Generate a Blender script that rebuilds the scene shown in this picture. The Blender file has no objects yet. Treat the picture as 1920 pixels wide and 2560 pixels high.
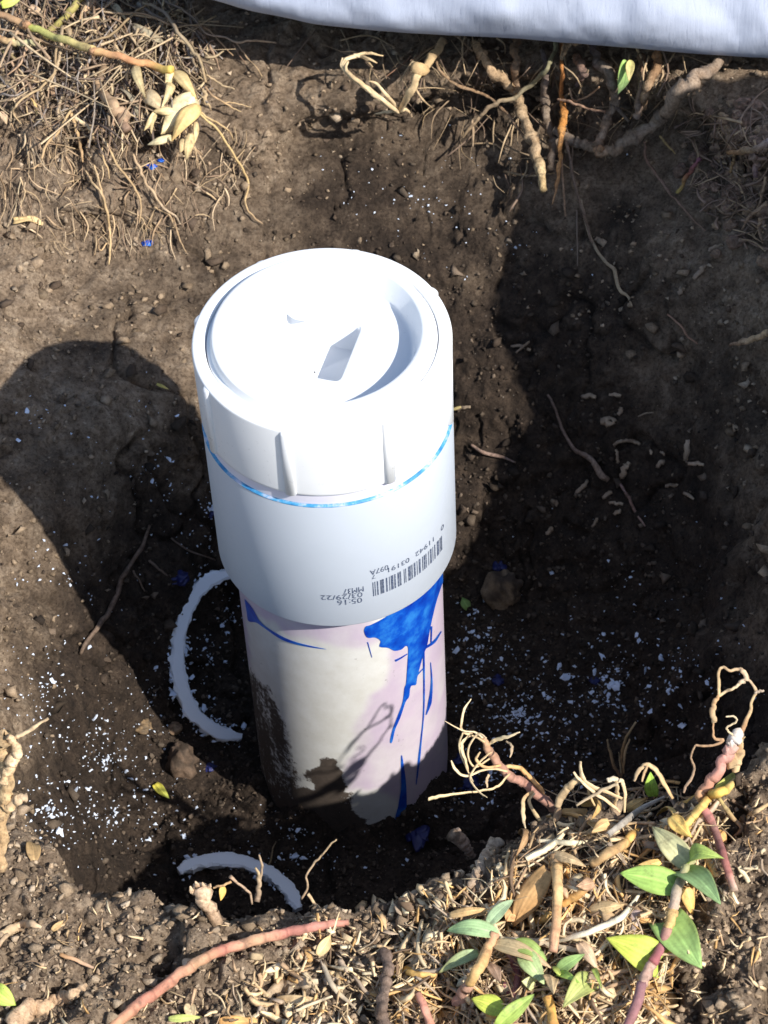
import bpy, math, random
import numpy as np
from mathutils import Vector
from mathutils.bvhtree import BVHTree
from mathutils.geometry import delaunay_2d_cdt

random.seed(7)
rng = np.random.default_rng(7)
S = bpy.context.scene
COL = S.collection
rad = math.radians

# ------------------------------------------------------------------ camera, sky, sun, exposure
CAM = np.array([0.0, -0.92478, 0.93581])
YAW, PITCH, ROLL, FPX = 0.02860, 0.85987, -0.05617, 6500.0
_cy, _sy = math.cos(YAW), math.sin(YAW)
FW = np.array([_sy * math.cos(PITCH), _cy * math.cos(PITCH), -math.sin(PITCH)])
_r = np.array([_cy, -_sy, 0.0]); _u = np.cross(_r, FW)
RT = _r * math.cos(ROLL) + _u * math.sin(ROLL)
UP = -_r * math.sin(ROLL) + _u * math.cos(ROLL)
cd = bpy.data.cameras.new('camera'); cam = bpy.data.objects.new('camera', cd); COL.objects.link(cam)
from mathutils import Matrix
cam.matrix_world = Matrix(((RT[0], UP[0], -FW[0], CAM[0]), (RT[1], UP[1], -FW[1], CAM[1]), (RT[2], UP[2], -FW[2], CAM[2]), (0, 0, 0, 1)))
cd.sensor_fit = 'VERTICAL'; cd.sensor_height = 24.0; cd.lens = FPX / 2560 * 24.0
cd.clip_start = 0.05; cd.clip_end = 500.0
cd.dof.use_dof = True; cd.dof.focus_distance = 1.36; cd.dof.aperture_fstop = 20.0
S.camera = cam

SUN_EL, SUN_AZ = 43.5, 47.5          # azimuth: degrees from the camera's side (-Y) towards +X
TO_SUN = np.array([math.sin(rad(SUN_AZ)) * math.cos(rad(SUN_EL)), -math.cos(rad(SUN_AZ)) * math.cos(rad(SUN_EL)), math.sin(rad(SUN_EL))])
W = bpy.data.worlds.new('World'); S.world = W; W.use_nodes = True
nt = W.node_tree; nt.nodes.clear()
sky = nt.nodes.new('ShaderNodeTexSky'); sky.sky_type = 'NISHITA'; sky.sun_disc = False
sky.sun_elevation = rad(SUN_EL); sky.sun_rotation = rad(180 - SUN_AZ)
bg = nt.nodes.new('ShaderNodeBackground'); bg.inputs['Strength'].default_value = 0.115
wo = nt.nodes.new('ShaderNodeOutputWorld')
nt.links.new(sky.outputs[0], bg.inputs[0]); nt.links.new(bg.outputs[0], wo.inputs[0])
sd = bpy.data.lights.new('sun', 'SUN'); sd.energy = 4.4; sd.angle = rad(0.55); sd.color = (1.0, 0.955, 0.89)
sun = bpy.data.objects.new('sun', sd); COL.objects.link(sun)
sun.rotation_euler = Vector(TO_SUN).to_track_quat('Z', 'Y').to_euler()
S.view_settings.view_transform = 'Standard'; S.view_settings.look = 'None'
S.view_settings.gamma = 1.0; S.view_settings.use_curve_mapping = False
S.view_settings.exposure = 0.56

# ------------------------------------------------------------------ numpy noise
def _hash(ix, iy, iz, seed):
    h = (ix.astype(np.uint32) * np.uint32(374761393)) ^ (iy.astype(np.uint32) * np.uint32(668265263)) ^ (iz.astype(np.uint32) * np.uint32(2147483647 - 58)) ^ np.uint32(seed * 2654435 + 1013)
    h = (h ^ (h >> np.uint32(13))) * np.uint32(1274126177)
    h = (h ^ (h >> np.uint32(16))) * np.uint32(2246822519)
    h ^= h >> np.uint32(15)
    return h.astype(np.float32) * np.float32(1 / 4294967296.0)

def vnoise(P, seed=0):
    F = np.floor(P); f = (P - F).astype(np.float32); I = F.astype(np.int64)
    f = f * f * f * (f * (f * 6 - 15) + 10)
    o = np.zeros(len(P), np.float32)
    for a in (0, 1):
        wa = f[:, 0] if a else 1 - f[:, 0]
        for b in (0, 1):
            wb = f[:, 1] if b else 1 - f[:, 1]
            for c in (0, 1):
                wc = f[:, 2] if c else 1 - f[:, 2]
                o += wa * wb * wc * _hash(I[:, 0] + a, I[:, 1] + b, I[:, 2] + c, seed)
    return o * 2 - 1

def fbm(P, freq, octaves, seed=0, gain=0.5):
    o = np.zeros(len(P), np.float32); a = 1.0; n = 0.0
    for k in range(octaves):
        o += a * vnoise(P * freq * (2.03 ** k) + 17.3 * k, seed + k); n += a; a *= gain
    return o / n

def worley(P, freq, seed=0):
    Q = P * freq; F = np.floor(Q).astype(np.int64); fr = (Q - F).astype(np.float32)
    best = np.full(len(P), 9.0, np.float32); idv = np.zeros(len(P), np.float32)
    for a in (-1, 0, 1):
        for b in (-1, 0, 1):
            for c in (-1, 0, 1):
                X, Y, Z = F[:, 0] + a, F[:, 1] + b, F[:, 2] + c
                d = (a + _hash(X, Y, Z, seed) - fr[:, 0]) ** 2 + (b + _hash(X, Y, Z, seed + 1) - fr[:, 1]) ** 2 + (c + _hash(X, Y, Z, seed + 2) - fr[:, 2]) ** 2
                m = d < best
                best = np.where(m, d, best); idv = np.where(m, _hash(X, Y, Z, seed + 3), idv)
    return np.sqrt(best), idv

# ------------------------------------------------------------------ object helpers
def link(name, me, parent=None):
    o = bpy.data.objects.new(name, me); COL.objects.link(o)
    if parent: o.parent = parent
    return o

def tag(o, label, cat=None, group=None, kind=None):
    if label: o['label'] = label
    if cat: o['category'] = cat
    if group: o['group'] = group
    if kind: o['kind'] = kind
    return o

def empty(name, loc, label, cat, group=None):
    o = bpy.data.objects.new(name, None); COL.objects.link(o); o.location = loc; o.empty_display_size = 0.01
    return tag(o, label, cat, group)

class MB:
    """collects pieces of one mesh, with a colour per vertex"""
    def __init__(s): s.v = []; s.f = []; s.c = []; s.n = 0
    def add(s, v, f, c):
        v = np.asarray(v, float)
        c = np.asarray(c, float)
        if c.ndim == 1: c = np.tile(c, (len(v), 1))
        s.v.append(v); s.c.append(c)
        s.f.extend([tuple(i + s.n for i in q) for q in f]); s.n += len(v)
    def build(s, name, mat, parent=None, origin=None, smooth=True):
        v = np.concatenate(s.v); c = np.concatenate(s.c)
        if origin is None:
            origin = np.zeros(3) if parent else v[0]
        off = np.asarray(origin, float)
        if parent is not None: off = np.array(parent.location)
        me = bpy.data.meshes.new(name)
        me.from_pydata((v - off).tolist(), [], s.f); me.validate()
        if len(me.vertices) == len(c):
            at = me.color_attributes.new('tint', 'FLOAT_COLOR', 'POINT')
            at.data.foreach_set('color', np.hstack([c, np.ones((len(c), 1))]).astype(np.float32).ravel())
        if smooth: me.polygons.foreach_set('use_smooth', np.ones(len(me.polygons), bool))
        me.materials.append(mat)
        o = link(name, me, parent)
        if parent is None: o.location = off
        return o

def fast_mesh(name, v, f, mat, smooth=True, tint=None):
    """v (n,3), f (m,k) arrays"""
    me = bpy.data.meshes.new(name); k = f.shape[1]
    me.vertices.add(len(v)); me.vertices.foreach_set('co', v.astype(np.float32).ravel())
    me.loops.add(f.size); me.loops.foreach_set('vertex_index', f.astype(np.int32).ravel())
    me.polygons.add(len(f)); me.polygons.foreach_set('loop_start', np.arange(0, f.size, k, dtype=np.int32))
    try: me.polygons.foreach_set('loop_total', np.full(len(f), k, np.int32))
    except Exception: pass
    me.update(calc_edges=True)
    if smooth: me.polygons.foreach_set('use_smooth', np.ones(len(f), bool))
    if tint is not None:
        at = me.color_attributes.new('tint', 'FLOAT_COLOR', 'POINT')
        at.data.foreach_set('color', np.hstack([tint, np.ones((len(tint), 1))]).astype(np.float32).ravel())
    me.materials.append(mat)
    return me

# ------------------------------------------------------------------ materials
class NT:
    def __init__(s, name):
        s.m = bpy.data.materials.new(name); s.m.use_nodes = True
        s.t = s.m.node_tree; s.b = s.t.nodes['Principled BSDF']; s.out = s.t.nodes['Material Output']
    def n(s, typ, **kw):
        o = s.t.nodes.new(typ)
        for k, v in kw.items():
            if k.startswith('_'): setattr(o, k[1:], v)
            else: o.inputs[k].default_value = v
        return o
    def l(s, a, b): s.t.links.new(a, b)
    def obj(s): return s.n('ShaderNodeTexCoord').outputs['Object']
    def pos(s): return s.n('ShaderNodeNewGeometry').outputs['Position']
    def noise(s, vec, scale, detail=4, rough=.55):
        o = s.n('ShaderNodeTexNoise', Scale=scale, Detail=detail, Roughness=rough); s.l(vec, o.inputs['Vector']); return o.outputs['Fac']
    def ramp(s, fac, stops):
        o = s.n('ShaderNodeValToRGB'); e = o.color_ramp.elements
        while len(e) < len(stops): e.new(.5)
        for i, (p, c) in enumerate(stops):
            e[i].position = p; e[i].color = (*c, 1) if isinstance(c, tuple) else (c, c, c, 1)
        s.l(fac, o.inputs[0]); return o.outputs[0]
    def mix(s, fac, a, b, mode='MIX'):
        o = s.n('ShaderNodeMix', _data_type='RGBA', _blend_type=mode)
        for inp, v in ((o.inputs[0], fac), (o.inputs[6], a), (o.inputs[7], b)):
            if isinstance(v, (int, float)): inp.default_value = v
            elif isinstance(v, tuple): inp.default_value = (*v, 1)
            else: s.l(v, inp)
        return o.outputs[2]
    def math(s, op, a, b=0.0):
        o = s.n('ShaderNodeMath', _operation=op)
        for inp, v in ((o.inputs[0], a), (o.inputs[1], b)):
            if isinstance(v, (int, float)): inp.default_value = v
            else: s.l(v, inp)
        return o.outputs[0]
    def attr(s, name): return s.n('ShaderNodeAttribute', _attribute_name=name)
    def bump(s, h, strength, dist, prev=None):
        o = s.n('ShaderNodeBump', Strength=strength, Distance=dist); s.l(h, o.inputs['Height'])
        if prev is not None: s.l(prev, o.inputs['Normal'])
        s.l(o.outputs[0], s.b.inputs['Normal']); return o.outputs[0]

def soil_material():
    m = NT('soil'); p = m.pos()
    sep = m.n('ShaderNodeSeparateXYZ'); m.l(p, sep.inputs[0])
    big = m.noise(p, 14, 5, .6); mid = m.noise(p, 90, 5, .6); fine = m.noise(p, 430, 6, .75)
    # damp subsoil deep down, dry crumbly soil higher up; a ragged border, spread to paint in shade as well
    h = m.math('ADD', m.math('ADD', sep.outputs['Z'], m.math('MULTIPLY', m.math('ABSOLUTE', m.math('SUBTRACT', sep.outputs['X'], .08)), .30)), m.math('MULTIPLY', m.math('SUBTRACT', big, .5), .30))  # sideways term lightens both flanks: brighter walls put into the colour
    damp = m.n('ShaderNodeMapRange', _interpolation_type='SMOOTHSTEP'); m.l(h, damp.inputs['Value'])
    damp.inputs['From Min'].default_value = -.222; damp.inputs['From Max'].default_value = -.088  # dark range stretched upward to deepen the shaded wall by colour
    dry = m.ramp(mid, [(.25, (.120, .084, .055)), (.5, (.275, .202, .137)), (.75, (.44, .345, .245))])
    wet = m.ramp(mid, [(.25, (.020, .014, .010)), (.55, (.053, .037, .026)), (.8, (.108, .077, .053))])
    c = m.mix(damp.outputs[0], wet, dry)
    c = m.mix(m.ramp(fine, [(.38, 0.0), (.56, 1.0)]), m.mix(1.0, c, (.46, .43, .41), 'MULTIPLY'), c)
    c = m.mix(m.ramp(m.noise(p, 1100, 3, .7), [(.60, 0.0), (.70, .45)]), c, m.mix(1.0, c, (1.75, 1.72, 1.68), 'MULTIPLY'))
    vor = m.n('ShaderNodeTexVoronoi', Scale=330.0); m.l(p, vor.inputs['Vector'])
    spk = m.math('MULTIPLY', m.ramp(vor.outputs['Distance'], [(.10, 1.0), (.2, 0.0)]), m.ramp(vor.outputs['Color'], [(.8, 0.0), (.9, 1.0)]))
    c = m.mix(m.math('MULTIPLY', spk, .55), c, (.36, .31, .26))
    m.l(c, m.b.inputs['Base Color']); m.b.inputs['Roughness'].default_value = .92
    m.b.inputs['Specular IOR Level'].default_value = .25
    b = m.bump(mid, .6, .005); b = m.bump(fine, .9, .0022, b); m.bump(m.noise(p, 1500, 3, .7), .6, .0008, b)
    return m.m

def tint_material(name, rough=.75, grain=260, amount=.5, bump=.4, translucent=0.0, spec=.3, dirty=.6):
    m = NT(name); o = m.obj(); a = m.attr('tint').outputs['Color']
    n1 = m.noise(o, grain, 5, .7); n2 = m.noise(o, grain * .22, 3, .6)
    c = m.mix(amount, a, m.mix(1.0, a, m.ramp(n1, [(.3, (.55, .50, .45)), (.5, (1.1, 1.08, 1.06)), (.72, (1.5, 1.48, 1.42))]), 'MULTIPLY'))
    c = m.mix(amount * .8, c, m.mix(1.0, c, m.ramp(n2, [(.35, (.72, .64, .56)), (.6, (1.15, 1.15, 1.15))]), 'MULTIPLY'))
    dirt = m.ramp(m.noise(m.pos(), 160, 5, .7), [(.56, 0.0), (.70, dirty)]); c = m.mix(dirt, c, (.09, .066, .048))
    m.l(c, m.b.inputs['Base Color']); m.b.inputs['Roughness'].default_value = rough
    m.b.inputs['Specular IOR Level'].default_value = spec
    m.bump(n1, bump, .0008)
    if translucent:
        tr = m.n('ShaderNodeBsdfTranslucent'); m.l(c, tr.inputs['Color'])
        mx = m.n('ShaderNodeMixShader'); mx.inputs[0].default_value = translucent
        m.l(m.b.outputs[0], mx.inputs[1]); m.l(tr.outputs[0], mx.inputs[2]); m.l(mx.outputs[0], m.out.inputs['Surface'])
    return m.m

def pvc_material(name, base, rough=.32):
    m = NT(name); o = m.obj()
    n = m.noise(o, 40, 4, .6); f = m.noise(o, 300, 3, .6)
    c = m.mix(m.ramp(n, [(.4, 0.0), (.75, .35)]), base, tuple(b * .93 for b in base))
    v = m.n('ShaderNodeTexVoronoi', Scale=95.0); m.l(o, v.inputs['Vector'])
    dots = m.math('MULTIPLY', m.ramp(v.outputs['Distance'], [(.04, 1.0), (.085, 0.0)]), m.ramp(v.outputs['Color'], [(.86, 0.0), (.90, 1.0)]))
    c = m.mix(m.math('MULTIPLY', dots, .6), c, (.10, .08, .06))
    m.l(c, m.b.inputs['Base Color']); m.l(m.ramp(f, [(.3, rough - .06), (.7, rough + .1)]), m.b.inputs['Roughness'])
    m.b.inputs['Subsurface Weight'].default_value = .12
    m.b.inputs['Subsurface Radius'].default_value = (.004, .004, .004)
    m.b.inputs['Subsurface Scale'].default_value = .4
    m.bump(n, .05, .001)
    return m

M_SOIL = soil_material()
M_FIBRE = tint_material('dry_plant_fibre')
M_ROOT = tint_material('root_bark', rough=.9, grain=520, amount=.95, bump=1.0, dirty=.8)
M_LEAF = tint_material('green_leaf', rough=.55, grain=230, amount=.4, bump=.35, translucent=.25, spec=.3, dirty=.45)
M_DRYLEAF = tint_material('dry_leaf', rough=.7, grain=200, amount=.55, bump=.5, translucent=.15)
M_CRUMB = tint_material('soil_crumb', rough=.95, grain=900, amount=.6, bump=.8, spec=.2)
M_FLAKE = pvc_material('plastic_shaving', (.68, .76, .90), .5).m
M_RING = pvc_material('cut_plastic_ring', (.86, .90, .95), .5).m
M_PVC = pvc_material('white_plastic', (.80, .82, .84)).m

# ------------------------------------------------------------------ terrain: the dug pit and the ground around it
CX, CY = 0.02, 0.0
TAB = np.array([  # angle, rim radius, rim z, mid radius, mid z, floor radius
    (0,   .285, -.055, .205, -.245, .150), (30,  .330, -.085, .230, -.240, .150), (60,  .370, -.115, .240, -.245, .150),
    (80,  .372, -.140, .235, -.245, .140), (100, .352, -.145, .215, -.232, .130), (114, .335, -.145, .205, -.212, .122),
    (122, .365, -.145, .205, -.198, .120), (135, .355, -.140, .205, -.192, .125), (160, .305, -.140, .205, -.200, .140),
    (180, .265, -.140, .205, -.225, .160), (200, .252, -.140, .210, -.250, .180), (220, .262, -.140, .236, -.260, .205),
    (230, .272, -.140, .250, -.260, .215), (241, .256, -.142, .238, -.260, .205), (255, .248, -.144, .232, -.260, .190), (270, .238, -.143, .222, -.260, .182),
    (290, .230, -.120, .214, -.255, .180), (303, .268, -.098, .242, -.250, .205), (315, .285, -.078, .250, -.240, .200), (335, .290, -.055, .230, -.240, .175)])
_A = np.arange(0, 360, .5)
def _smooth_tab(col):
    v = np.interp(_A, TAB[:, 0], TAB[:, col], period=360)
    k = np.exp(-.5 * (np.arange(-16, 17) / 6.0) ** 2); k /= k.sum()
    return np.convolve(np.concatenate([v[-16:], v, v[:16]]), k, 'valid')
TABS = [_smooth_tab(i) for i in range(1, 6)]
def at_angle(th): return [np.interp(th, _A, t, period=360) for t in TABS]
FLOOR = -.372

def dense(lo, hi, step, far):
    a = np.arange(lo, hi + 1e-9, step); g = []; d = step; x = hi
    while x < far: d *= 1.28; x += d; g.append(x)
    b = []; d = step; x = lo
    while x > -far: d *= 1.28; x -= d; b.append(x)
    return np.concatenate([b[::-1], a, g])
gx = dense(-.265, .345, .00112, 120.0); gy = dense(-.40, .47, .00118, 120.0)
NX, NY = len(gx), len(gy)
X, Y = np.meshgrid(gx, gy); X = X.ravel(); Y = Y.ravel()
P0 = np.stack([X, Y, np.zeros_like(X)], 1)
near = np.clip(1 - (np.hypot(X, Y) - .6) / .5, 0, 1)
dx, dy = X - CX, Y - CY
r = np.hypot(dx, dy); th = np.degrees(np.arctan2(dy, dx)) % 360
wob = .013 * fbm(P0, 9, 3, 3) + .008 * fbm(P0, 38, 3, 11)
R, ZR, RM, ZM, FR = at_angle(th)
def prof(rr):
    z = np.where(rr < FR, FLOOR + .012 * (rr / FR) ** 2, 0)
    e = FLOOR + .012
    z = np.where((rr >= FR) & (rr < RM), e + (ZM - e) * (rr - FR) / (RM - FR), z)
    z = np.where((rr >= RM) & (rr < R), ZM + (ZR - ZM) * (rr - RM) / (R - RM), z)
    return np.where(rr >= R, ZR + .05 * np.minimum(rr - R, .06), z)
rw = r + wob * np.clip((r - .06) / .08, 0, 1)
Z = sum(prof(rw + k) * w for k, w in ((-.012, .12), (-.006, .2), (0, .36), (.006, .2), (.012, .12)))
out = np.clip((r - R) / .9, 0, 1)
Z = Z * (1 - out * out) + (-.13) * out * out
SHADE_MOUND = .325 * np.exp(-((((X - .51) / .15) ** 2 + ((Y - .015) / .125) ** 2)) ** 1.7) * (1 + .35 * fbm(P0, 9, 3, 33))    # unseen steep mound, added to cast shade over the pit's back and right
Z = Z + near * (.006 * fbm(P0, 22, 3, 5)) + SHADE_MOUND
# undercut beneath the root mat of the back rim
mk = np.clip(1 - np.abs(th - 72) / 42, 0, 1) ** .6
mk2 = .65 * np.clip(1 - np.abs(th - 122) / 22, 0, 1)
push = .062 * np.maximum(mk, mk2) * np.exp(-((Z - (ZR - .034)) / .020) ** 2) * np.clip(1 - (r - R) / .02, 0, 1)
X2 = X + push * dx / np.maximum(r, 1e-6); Y2 = Y + push * dy / np.maximum(r, 1e-6)
P = np.stack([X2, Y2, Z], 1)
def grid_normals(P):
    G = P.reshape(NY, NX, 3); a = np.gradient(G, axis=1); b = np.gradient(G, axis=0)
    n = np.cross(a, b); n /= np.maximum(np.linalg.norm(n, axis=2, keepdims=True), 1e-12); return n.reshape(-1, 3)
N = grid_normals(P)
zone = near > 0
Q = P[zone]
top = np.clip((Z[zone] + .21) / .05, 0, 1)          # 1 on the ground, 0 down in the pit
steep = 1 - np.clip(N[zone, 2], 0, 1)
D = (.0075 * fbm(Q, 24, 5, 21) + .0034 * fbm(Q, 95, 4, 31)).astype(np.float64)
w1, id1 = worley(Q, 1 / .0105, 41); w2, id2 = worley(Q, 1 / .0052, 51)
b1 = np.sqrt(np.clip(1 - (w1 / .62) ** 2, 0, 1)) * (id1 > .35); b2 = np.sqrt(np.clip(1 - (w2 / .6) ** 2, 0, 1)) * (id2 > .3)
amp = .35 + .65 * top
frontg = np.clip((-.10 - Q[:, 1]) / .05, 0, 1) * top
D += amp * (.0008 + .0009 * frontg) * b1 * (1 + .5 * vnoise(Q * 400, 63)) + (.0005 + .0004 * frontg) * b2 + (.0012 + .0012 * frontg) * fbm(Q, 330, 3, 61, .65)
f1 = np.abs(fbm(Q, 21, 3, 65)); f2 = np.abs(fbm(Q, 47, 3, 67)); wallm = (1 - top * .3) * near[zone]
D -= wallm * (.0060 * np.clip(1 - f1 * 11, 0, 1) * (vnoise(Q * 14, 69) > -.1) + .0032 * np.clip(1 - f2 * 9, 0, 1) * (vnoise(Q * 20, 70) > .1))    # cracks
# torn, hollow ground among the roots of the back left mat
mat_zone = np.clip(1 - np.abs(th[zone] - 122) / 26, 0, 1) ** .5 * np.clip(1 - np.abs(r[zone] - R[zone] - .03) / .10, 0, 1)
D -= mat_zone * (.030 * np.clip(fbm(Q, 42, 3, 91) + .12, 0, 1) - .012 * np.clip(fbm(Q, 70, 2, 95), 0, 1))
# small clods and pits
cl = fbm(Q, 60, 2, 71); D += .006 * np.clip(cl - .16, 0, 1) * 3 * frontg - .013 * np.clip(-cl - .25, 0, 1) * 3 * frontg
P[zone] += N[zone] * (D * near[zone])[:, None]
r0_ = np.hypot(P[:, 0], P[:, 1]); P[:, 2] += .024 * np.exp(-((r0_ - .055) / .015) ** 2) * np.clip(.45 + 1.1 * fbm(P0, 45, 3, 77), 0, 1) * (P[:, 1] < .03)
N = grid_normals(P)
ii = np.arange(NX * NY).reshape(NY, NX)
quads = np.stack([ii[:-1, :-1], ii[:-1, 1:], ii[1:, 1:], ii[1:, :-1]], -1).reshape(-1, 4)
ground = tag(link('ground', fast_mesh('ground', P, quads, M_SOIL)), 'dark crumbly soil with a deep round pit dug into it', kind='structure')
bpy.context.view_layer.update()
BVH = BVHTree.FromObject(ground, bpy.context.evaluated_depsgraph_get())

# ------------------------------------------------------------------ where a sight line meets the ground
def ray(d):
    sx, sy = d[0] * 1920 / 1659, d[1] * 1920 / 1659
    v = FW + RT * (sx - 960) / FPX - UP * (sy - 1280) / FPX
    return v / np.linalg.norm(v)
def hit_t(d):
    v = ray(d); h = BVH.ray_cast(Vector(CAM), Vector(v), 60.0)
    return h[3] if h[0] is not None else 1.8
def near_t(d):
    """distance to the bank at d; where the sight line passes just over the edge, the edge itself"""
    t = hit_t(d)
    for k in range(8, 96, 8):
        t2 = hit_t((d[0], d[1] + k))
        if t2 < t - .05: return t2
    return t
def ground_at(d, lift=0.0):
    return CAM + ray(d) * (hit_t(d) - lift)
def normal_at(d):
    h = BVH.ray_cast(Vector(CAM), Vector(ray(d)), 60.0); return np.array(h[1])
def cyl_hit(d, rr):
    v = ray(d); a = v[0] ** 2 + v[1] ** 2; b = CAM[0] * v[0] + CAM[1] * v[1]; c = CAM[0] ** 2 + CAM[1] ** 2 - rr * rr
    q = max(b * b - a * c, 0.0); t = (-b - math.sqrt(q)) / a
    h = CAM + v * t
    return math.atan2(h[0], -h[1]), h[2]          # angle from the front towards +X, height
def project(Pw):
    d = Pw - CAM; w = d @ FW
    return np.stack([(960 + FPX * (d @ RT) / w), (1280 - FPX * (d @ UP) / w)], 1) * 1659 / 1920
# frames of the close views the coordinates were read from: origin and scale
FRM = {'D': (0, 0, 1), 3: (0, 0, .375), 4: (605, 0, .6354), 5: (907, 1426, .4531), 6: (0, 1642, .5469), 7: (0, 605, .5467), 8: (950.5, 432, .5079), 2: (432.03, 1036.9, .37108), 'P': (673.97, 1106.0, .19792), 1: (380.2, 501.2, .3854)}
def fr(k, pts): o = FRM[k]; return [(o[0] + o[2] * p[0], o[1] + o[2] * p[1]) for p in pts]
MM = {'D': .000262, 3: .000100, 4: .000170, 5: .0001165, 6: .000141, 7: .000143, 8: .000135}   # metres per unit of each frame

# ------------------------------------------------------------------ stems, blades, roots and leaves
def catmull(pts, n):
    pts = np.asarray(pts, float)
    if len(pts) == 2: return pts[0] + (pts[1] - pts[0]) * np.linspace(0, 1, max(n, 2))[:, None]
    p = np.vstack([2 * pts[0] - pts[1], pts, 2 * pts[-1] - pts[-2]])
    o = []; per = max(2, n // (len(pts) - 1))
    for i in range(len(pts) - 1):
        t = np.linspace(0, 1, per, endpoint=False)[:, None]
        a, b, c, d = p[i:i + 4]
        o.append(.5 * ((2 * b) + (c - a) * t + (2 * a - 5 * b + 4 * c - d) * t ** 2 + (3 * b - a - 3 * c + d) * t ** 3))
    o.append(pts[-1:]); return np.vstack(o)

def norm(v): return v / max(np.linalg.norm(v), 1e-9)

def tube(mb, pts, radii, cols, flat=1.0, sides=7, n=18, roll=0.0, twist=0.0, wob=.35, knob=0.0, ref=None, rvar=.08):
    C = catmull(pts, n); m = len(C); t = np.linspace(0, 1, m)
    radii = np.atleast_1d(np.asarray(radii, float)); R_ = np.interp(t, np.linspace(0, 1, len(radii)), radii)
    cols = np.atleast_2d(np.asarray(cols, float)); K = np.stack([np.interp(t, np.linspace(0, 1, len(cols)), cols[:, k]) for k in range(3)], 1)
    sd_ = rng.uniform(0, 100)
    q = np.stack([t * len(pts) * 1.7 + sd_, np.zeros(m), np.zeros(m)], 1)
    C = C + np.stack([vnoise(q * 1.3, 3), vnoise(q * 1.3 + 7, 4), vnoise(q * 1.3 + 13, 5)], 1) * (R_ * wob)[:, None]
    R_ = R_ * (1 + rvar * vnoise(q * 2.7, 9))
    if knob:
        s_ = np.abs(((t * (len(pts) - 1)) + .5) % 1 - .5); R_ = R_ * (1 + knob * np.exp(-(s_ / .05) ** 2))
        K = K * (1 - .35 * np.exp(-(s_ / .05) ** 2))[:, None]
    T = np.gradient(C, axis=0); V = []; Cc = []
    ang = np.linspace(0, 2 * math.pi, sides, endpoint=False)
    rv = norm(CAM - C.mean(0)) if ref is None else ref
    for i in range(m):
        tt = norm(T[i]); B = np.cross(tt, rv)
        if np.linalg.norm(B) < .15: B = np.cross(tt, np.array([.3, .2, .93]))
        B = norm(B); Nn = np.cross(B, tt)
        a = roll + twist * t[i]
        B2 = B * math.cos(a) + Nn * math.sin(a); N2 = -B * math.sin(a) + Nn * math.cos(a)
        rr = R_[i] * (1 + .10 * np.sin(ang * 3 + sd_ + i * .7))
        if rvar > .2:
            cp = C[i] + R_[i] * (np.cos(ang)[:, None] * B2 + np.sin(ang)[:, None] * N2); rr = rr * (1 + .13 * vnoise(cp * 380, 12) + .09 * vnoise(cp * 1100, 13))
        V.append(C[i] + (np.cos(ang) * rr)[:, None] * B2 + (np.sin(ang) * rr * flat)[:, None] * N2)
        Cc.append(np.tile(K[i], (sides, 1)) * (1 + .12 * np.sin(ang * 2 + sd_))[:, None])
    V = np.vstack(V + [C[:1], C[-1:]]); Cc = np.vstack(Cc + [K[:1] * .8, K[-1:] * .9])
    f = []
    for i in range(m - 1):
        for j in range(sides):
            a, b = i * sides + j, i * sides + (j + 1) % sides
            f.append((a, b, b + sides, a + sides))
    e0, e1 = m * sides, m * sides + 1
    for j in range(sides):
        f.append((e0, (j + 1) % sides, j)); f.append((e1, (m - 1) * sides + j, (m - 1) * sides + (j + 1) % sides))
    mb.add(V, f, np.clip(Cc, 0, 1))

LEAFGAIN = 1.5
def leaf(mb, base, tip, width, nrm, col, col2, fold=.25, droop=.12, heart=.35, nu=16, nv=12, wave=.05, shape=1.0):
    """a blade from base to tip; the two halves fold along a midrib, edges wave"""
    base, tip = np.asarray(base, float), np.asarray(tip, float)
    L = np.linalg.norm(tip - base); ax = (tip - base) / L
    side = norm(np.cross(nrm, ax)); up = np.cross(ax, side)
    V, Cc = [], []; ph = rng.uniform(0, 6)
    for i in range(nu + 1):
        t = i / nu
        w = width * .5 * (math.sin(math.pi * min(1, (t * (1 - heart * .35) + heart * .35)) ** (.62 + .1 * shape)) ** (.85)) * (1.0 if t < .98 else .3)
        w = max(w, width * .012)
        c = base + ax * L * t + up * (droop * L * (math.sin(math.pi * t)) - .25 * droop * L * t * t)
        for j in range(-nv // 2, nv // 2 + 1):
            s = j / (nv / 2)
            back = heart * width * .30 * abs(s) ** 1.5 * max(0, 1 - t * 5)
            V.append(c + side * w * s + up * (fold * abs(s) * w + wave * width * math.sin(6 * t + ph + 2 * s) * abs(s)) - ax * back)
            rib = math.exp(-(s / .09) ** 2); vein = .11 * math.sin(abs(s) * 19 + t * 2)
            edge = max(0, abs(s) - .82) / .18
            k = ((np.asarray(col) * (1 - t) + np.asarray(col2) * t) * .78 + np.array([.40, .40, .17]) * .22) * LEAFGAIN * (1 + .10 * math.sin(9 * t + ph) * math.sin(5 * s + ph))
            Cc.append(np.clip(k * (1 + .28 * rib + vein) * (1 - .25 * edge) + np.array([.05, .02, 0]) * edge, 0, 1))
    nn = nv + 1; f = []
    for i in range(nu):
        for j in range(nv):
            a = i * nn + j; f.append((a, a + 1, a + nn + 1, a + nn))
    top = np.array(V); k = len(top)                      # close the blade: a real, thin thickness
    bot = top - up * .00025
    f2 = [tuple(reversed([x + k for x in q])) for q in f]
    rim = [j for j in range(nn)] + [i * nn + nv for i in range(1, nu + 1)] + [nu * nn + j for j in range(nv - 1, -1, -1)] + [i * nn for i in range(nu - 1, 0, -1)]
    f3 = [(rim[(i + 1) % len(rim)], rim[i], rim[i] + k, rim[(i + 1) % len(rim)] + k) for i in range(len(rim))]
    mb.add(np.vstack([top, bot]), f + f2 + f3, np.vstack([Cc, np.array(Cc) * .9]))

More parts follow.
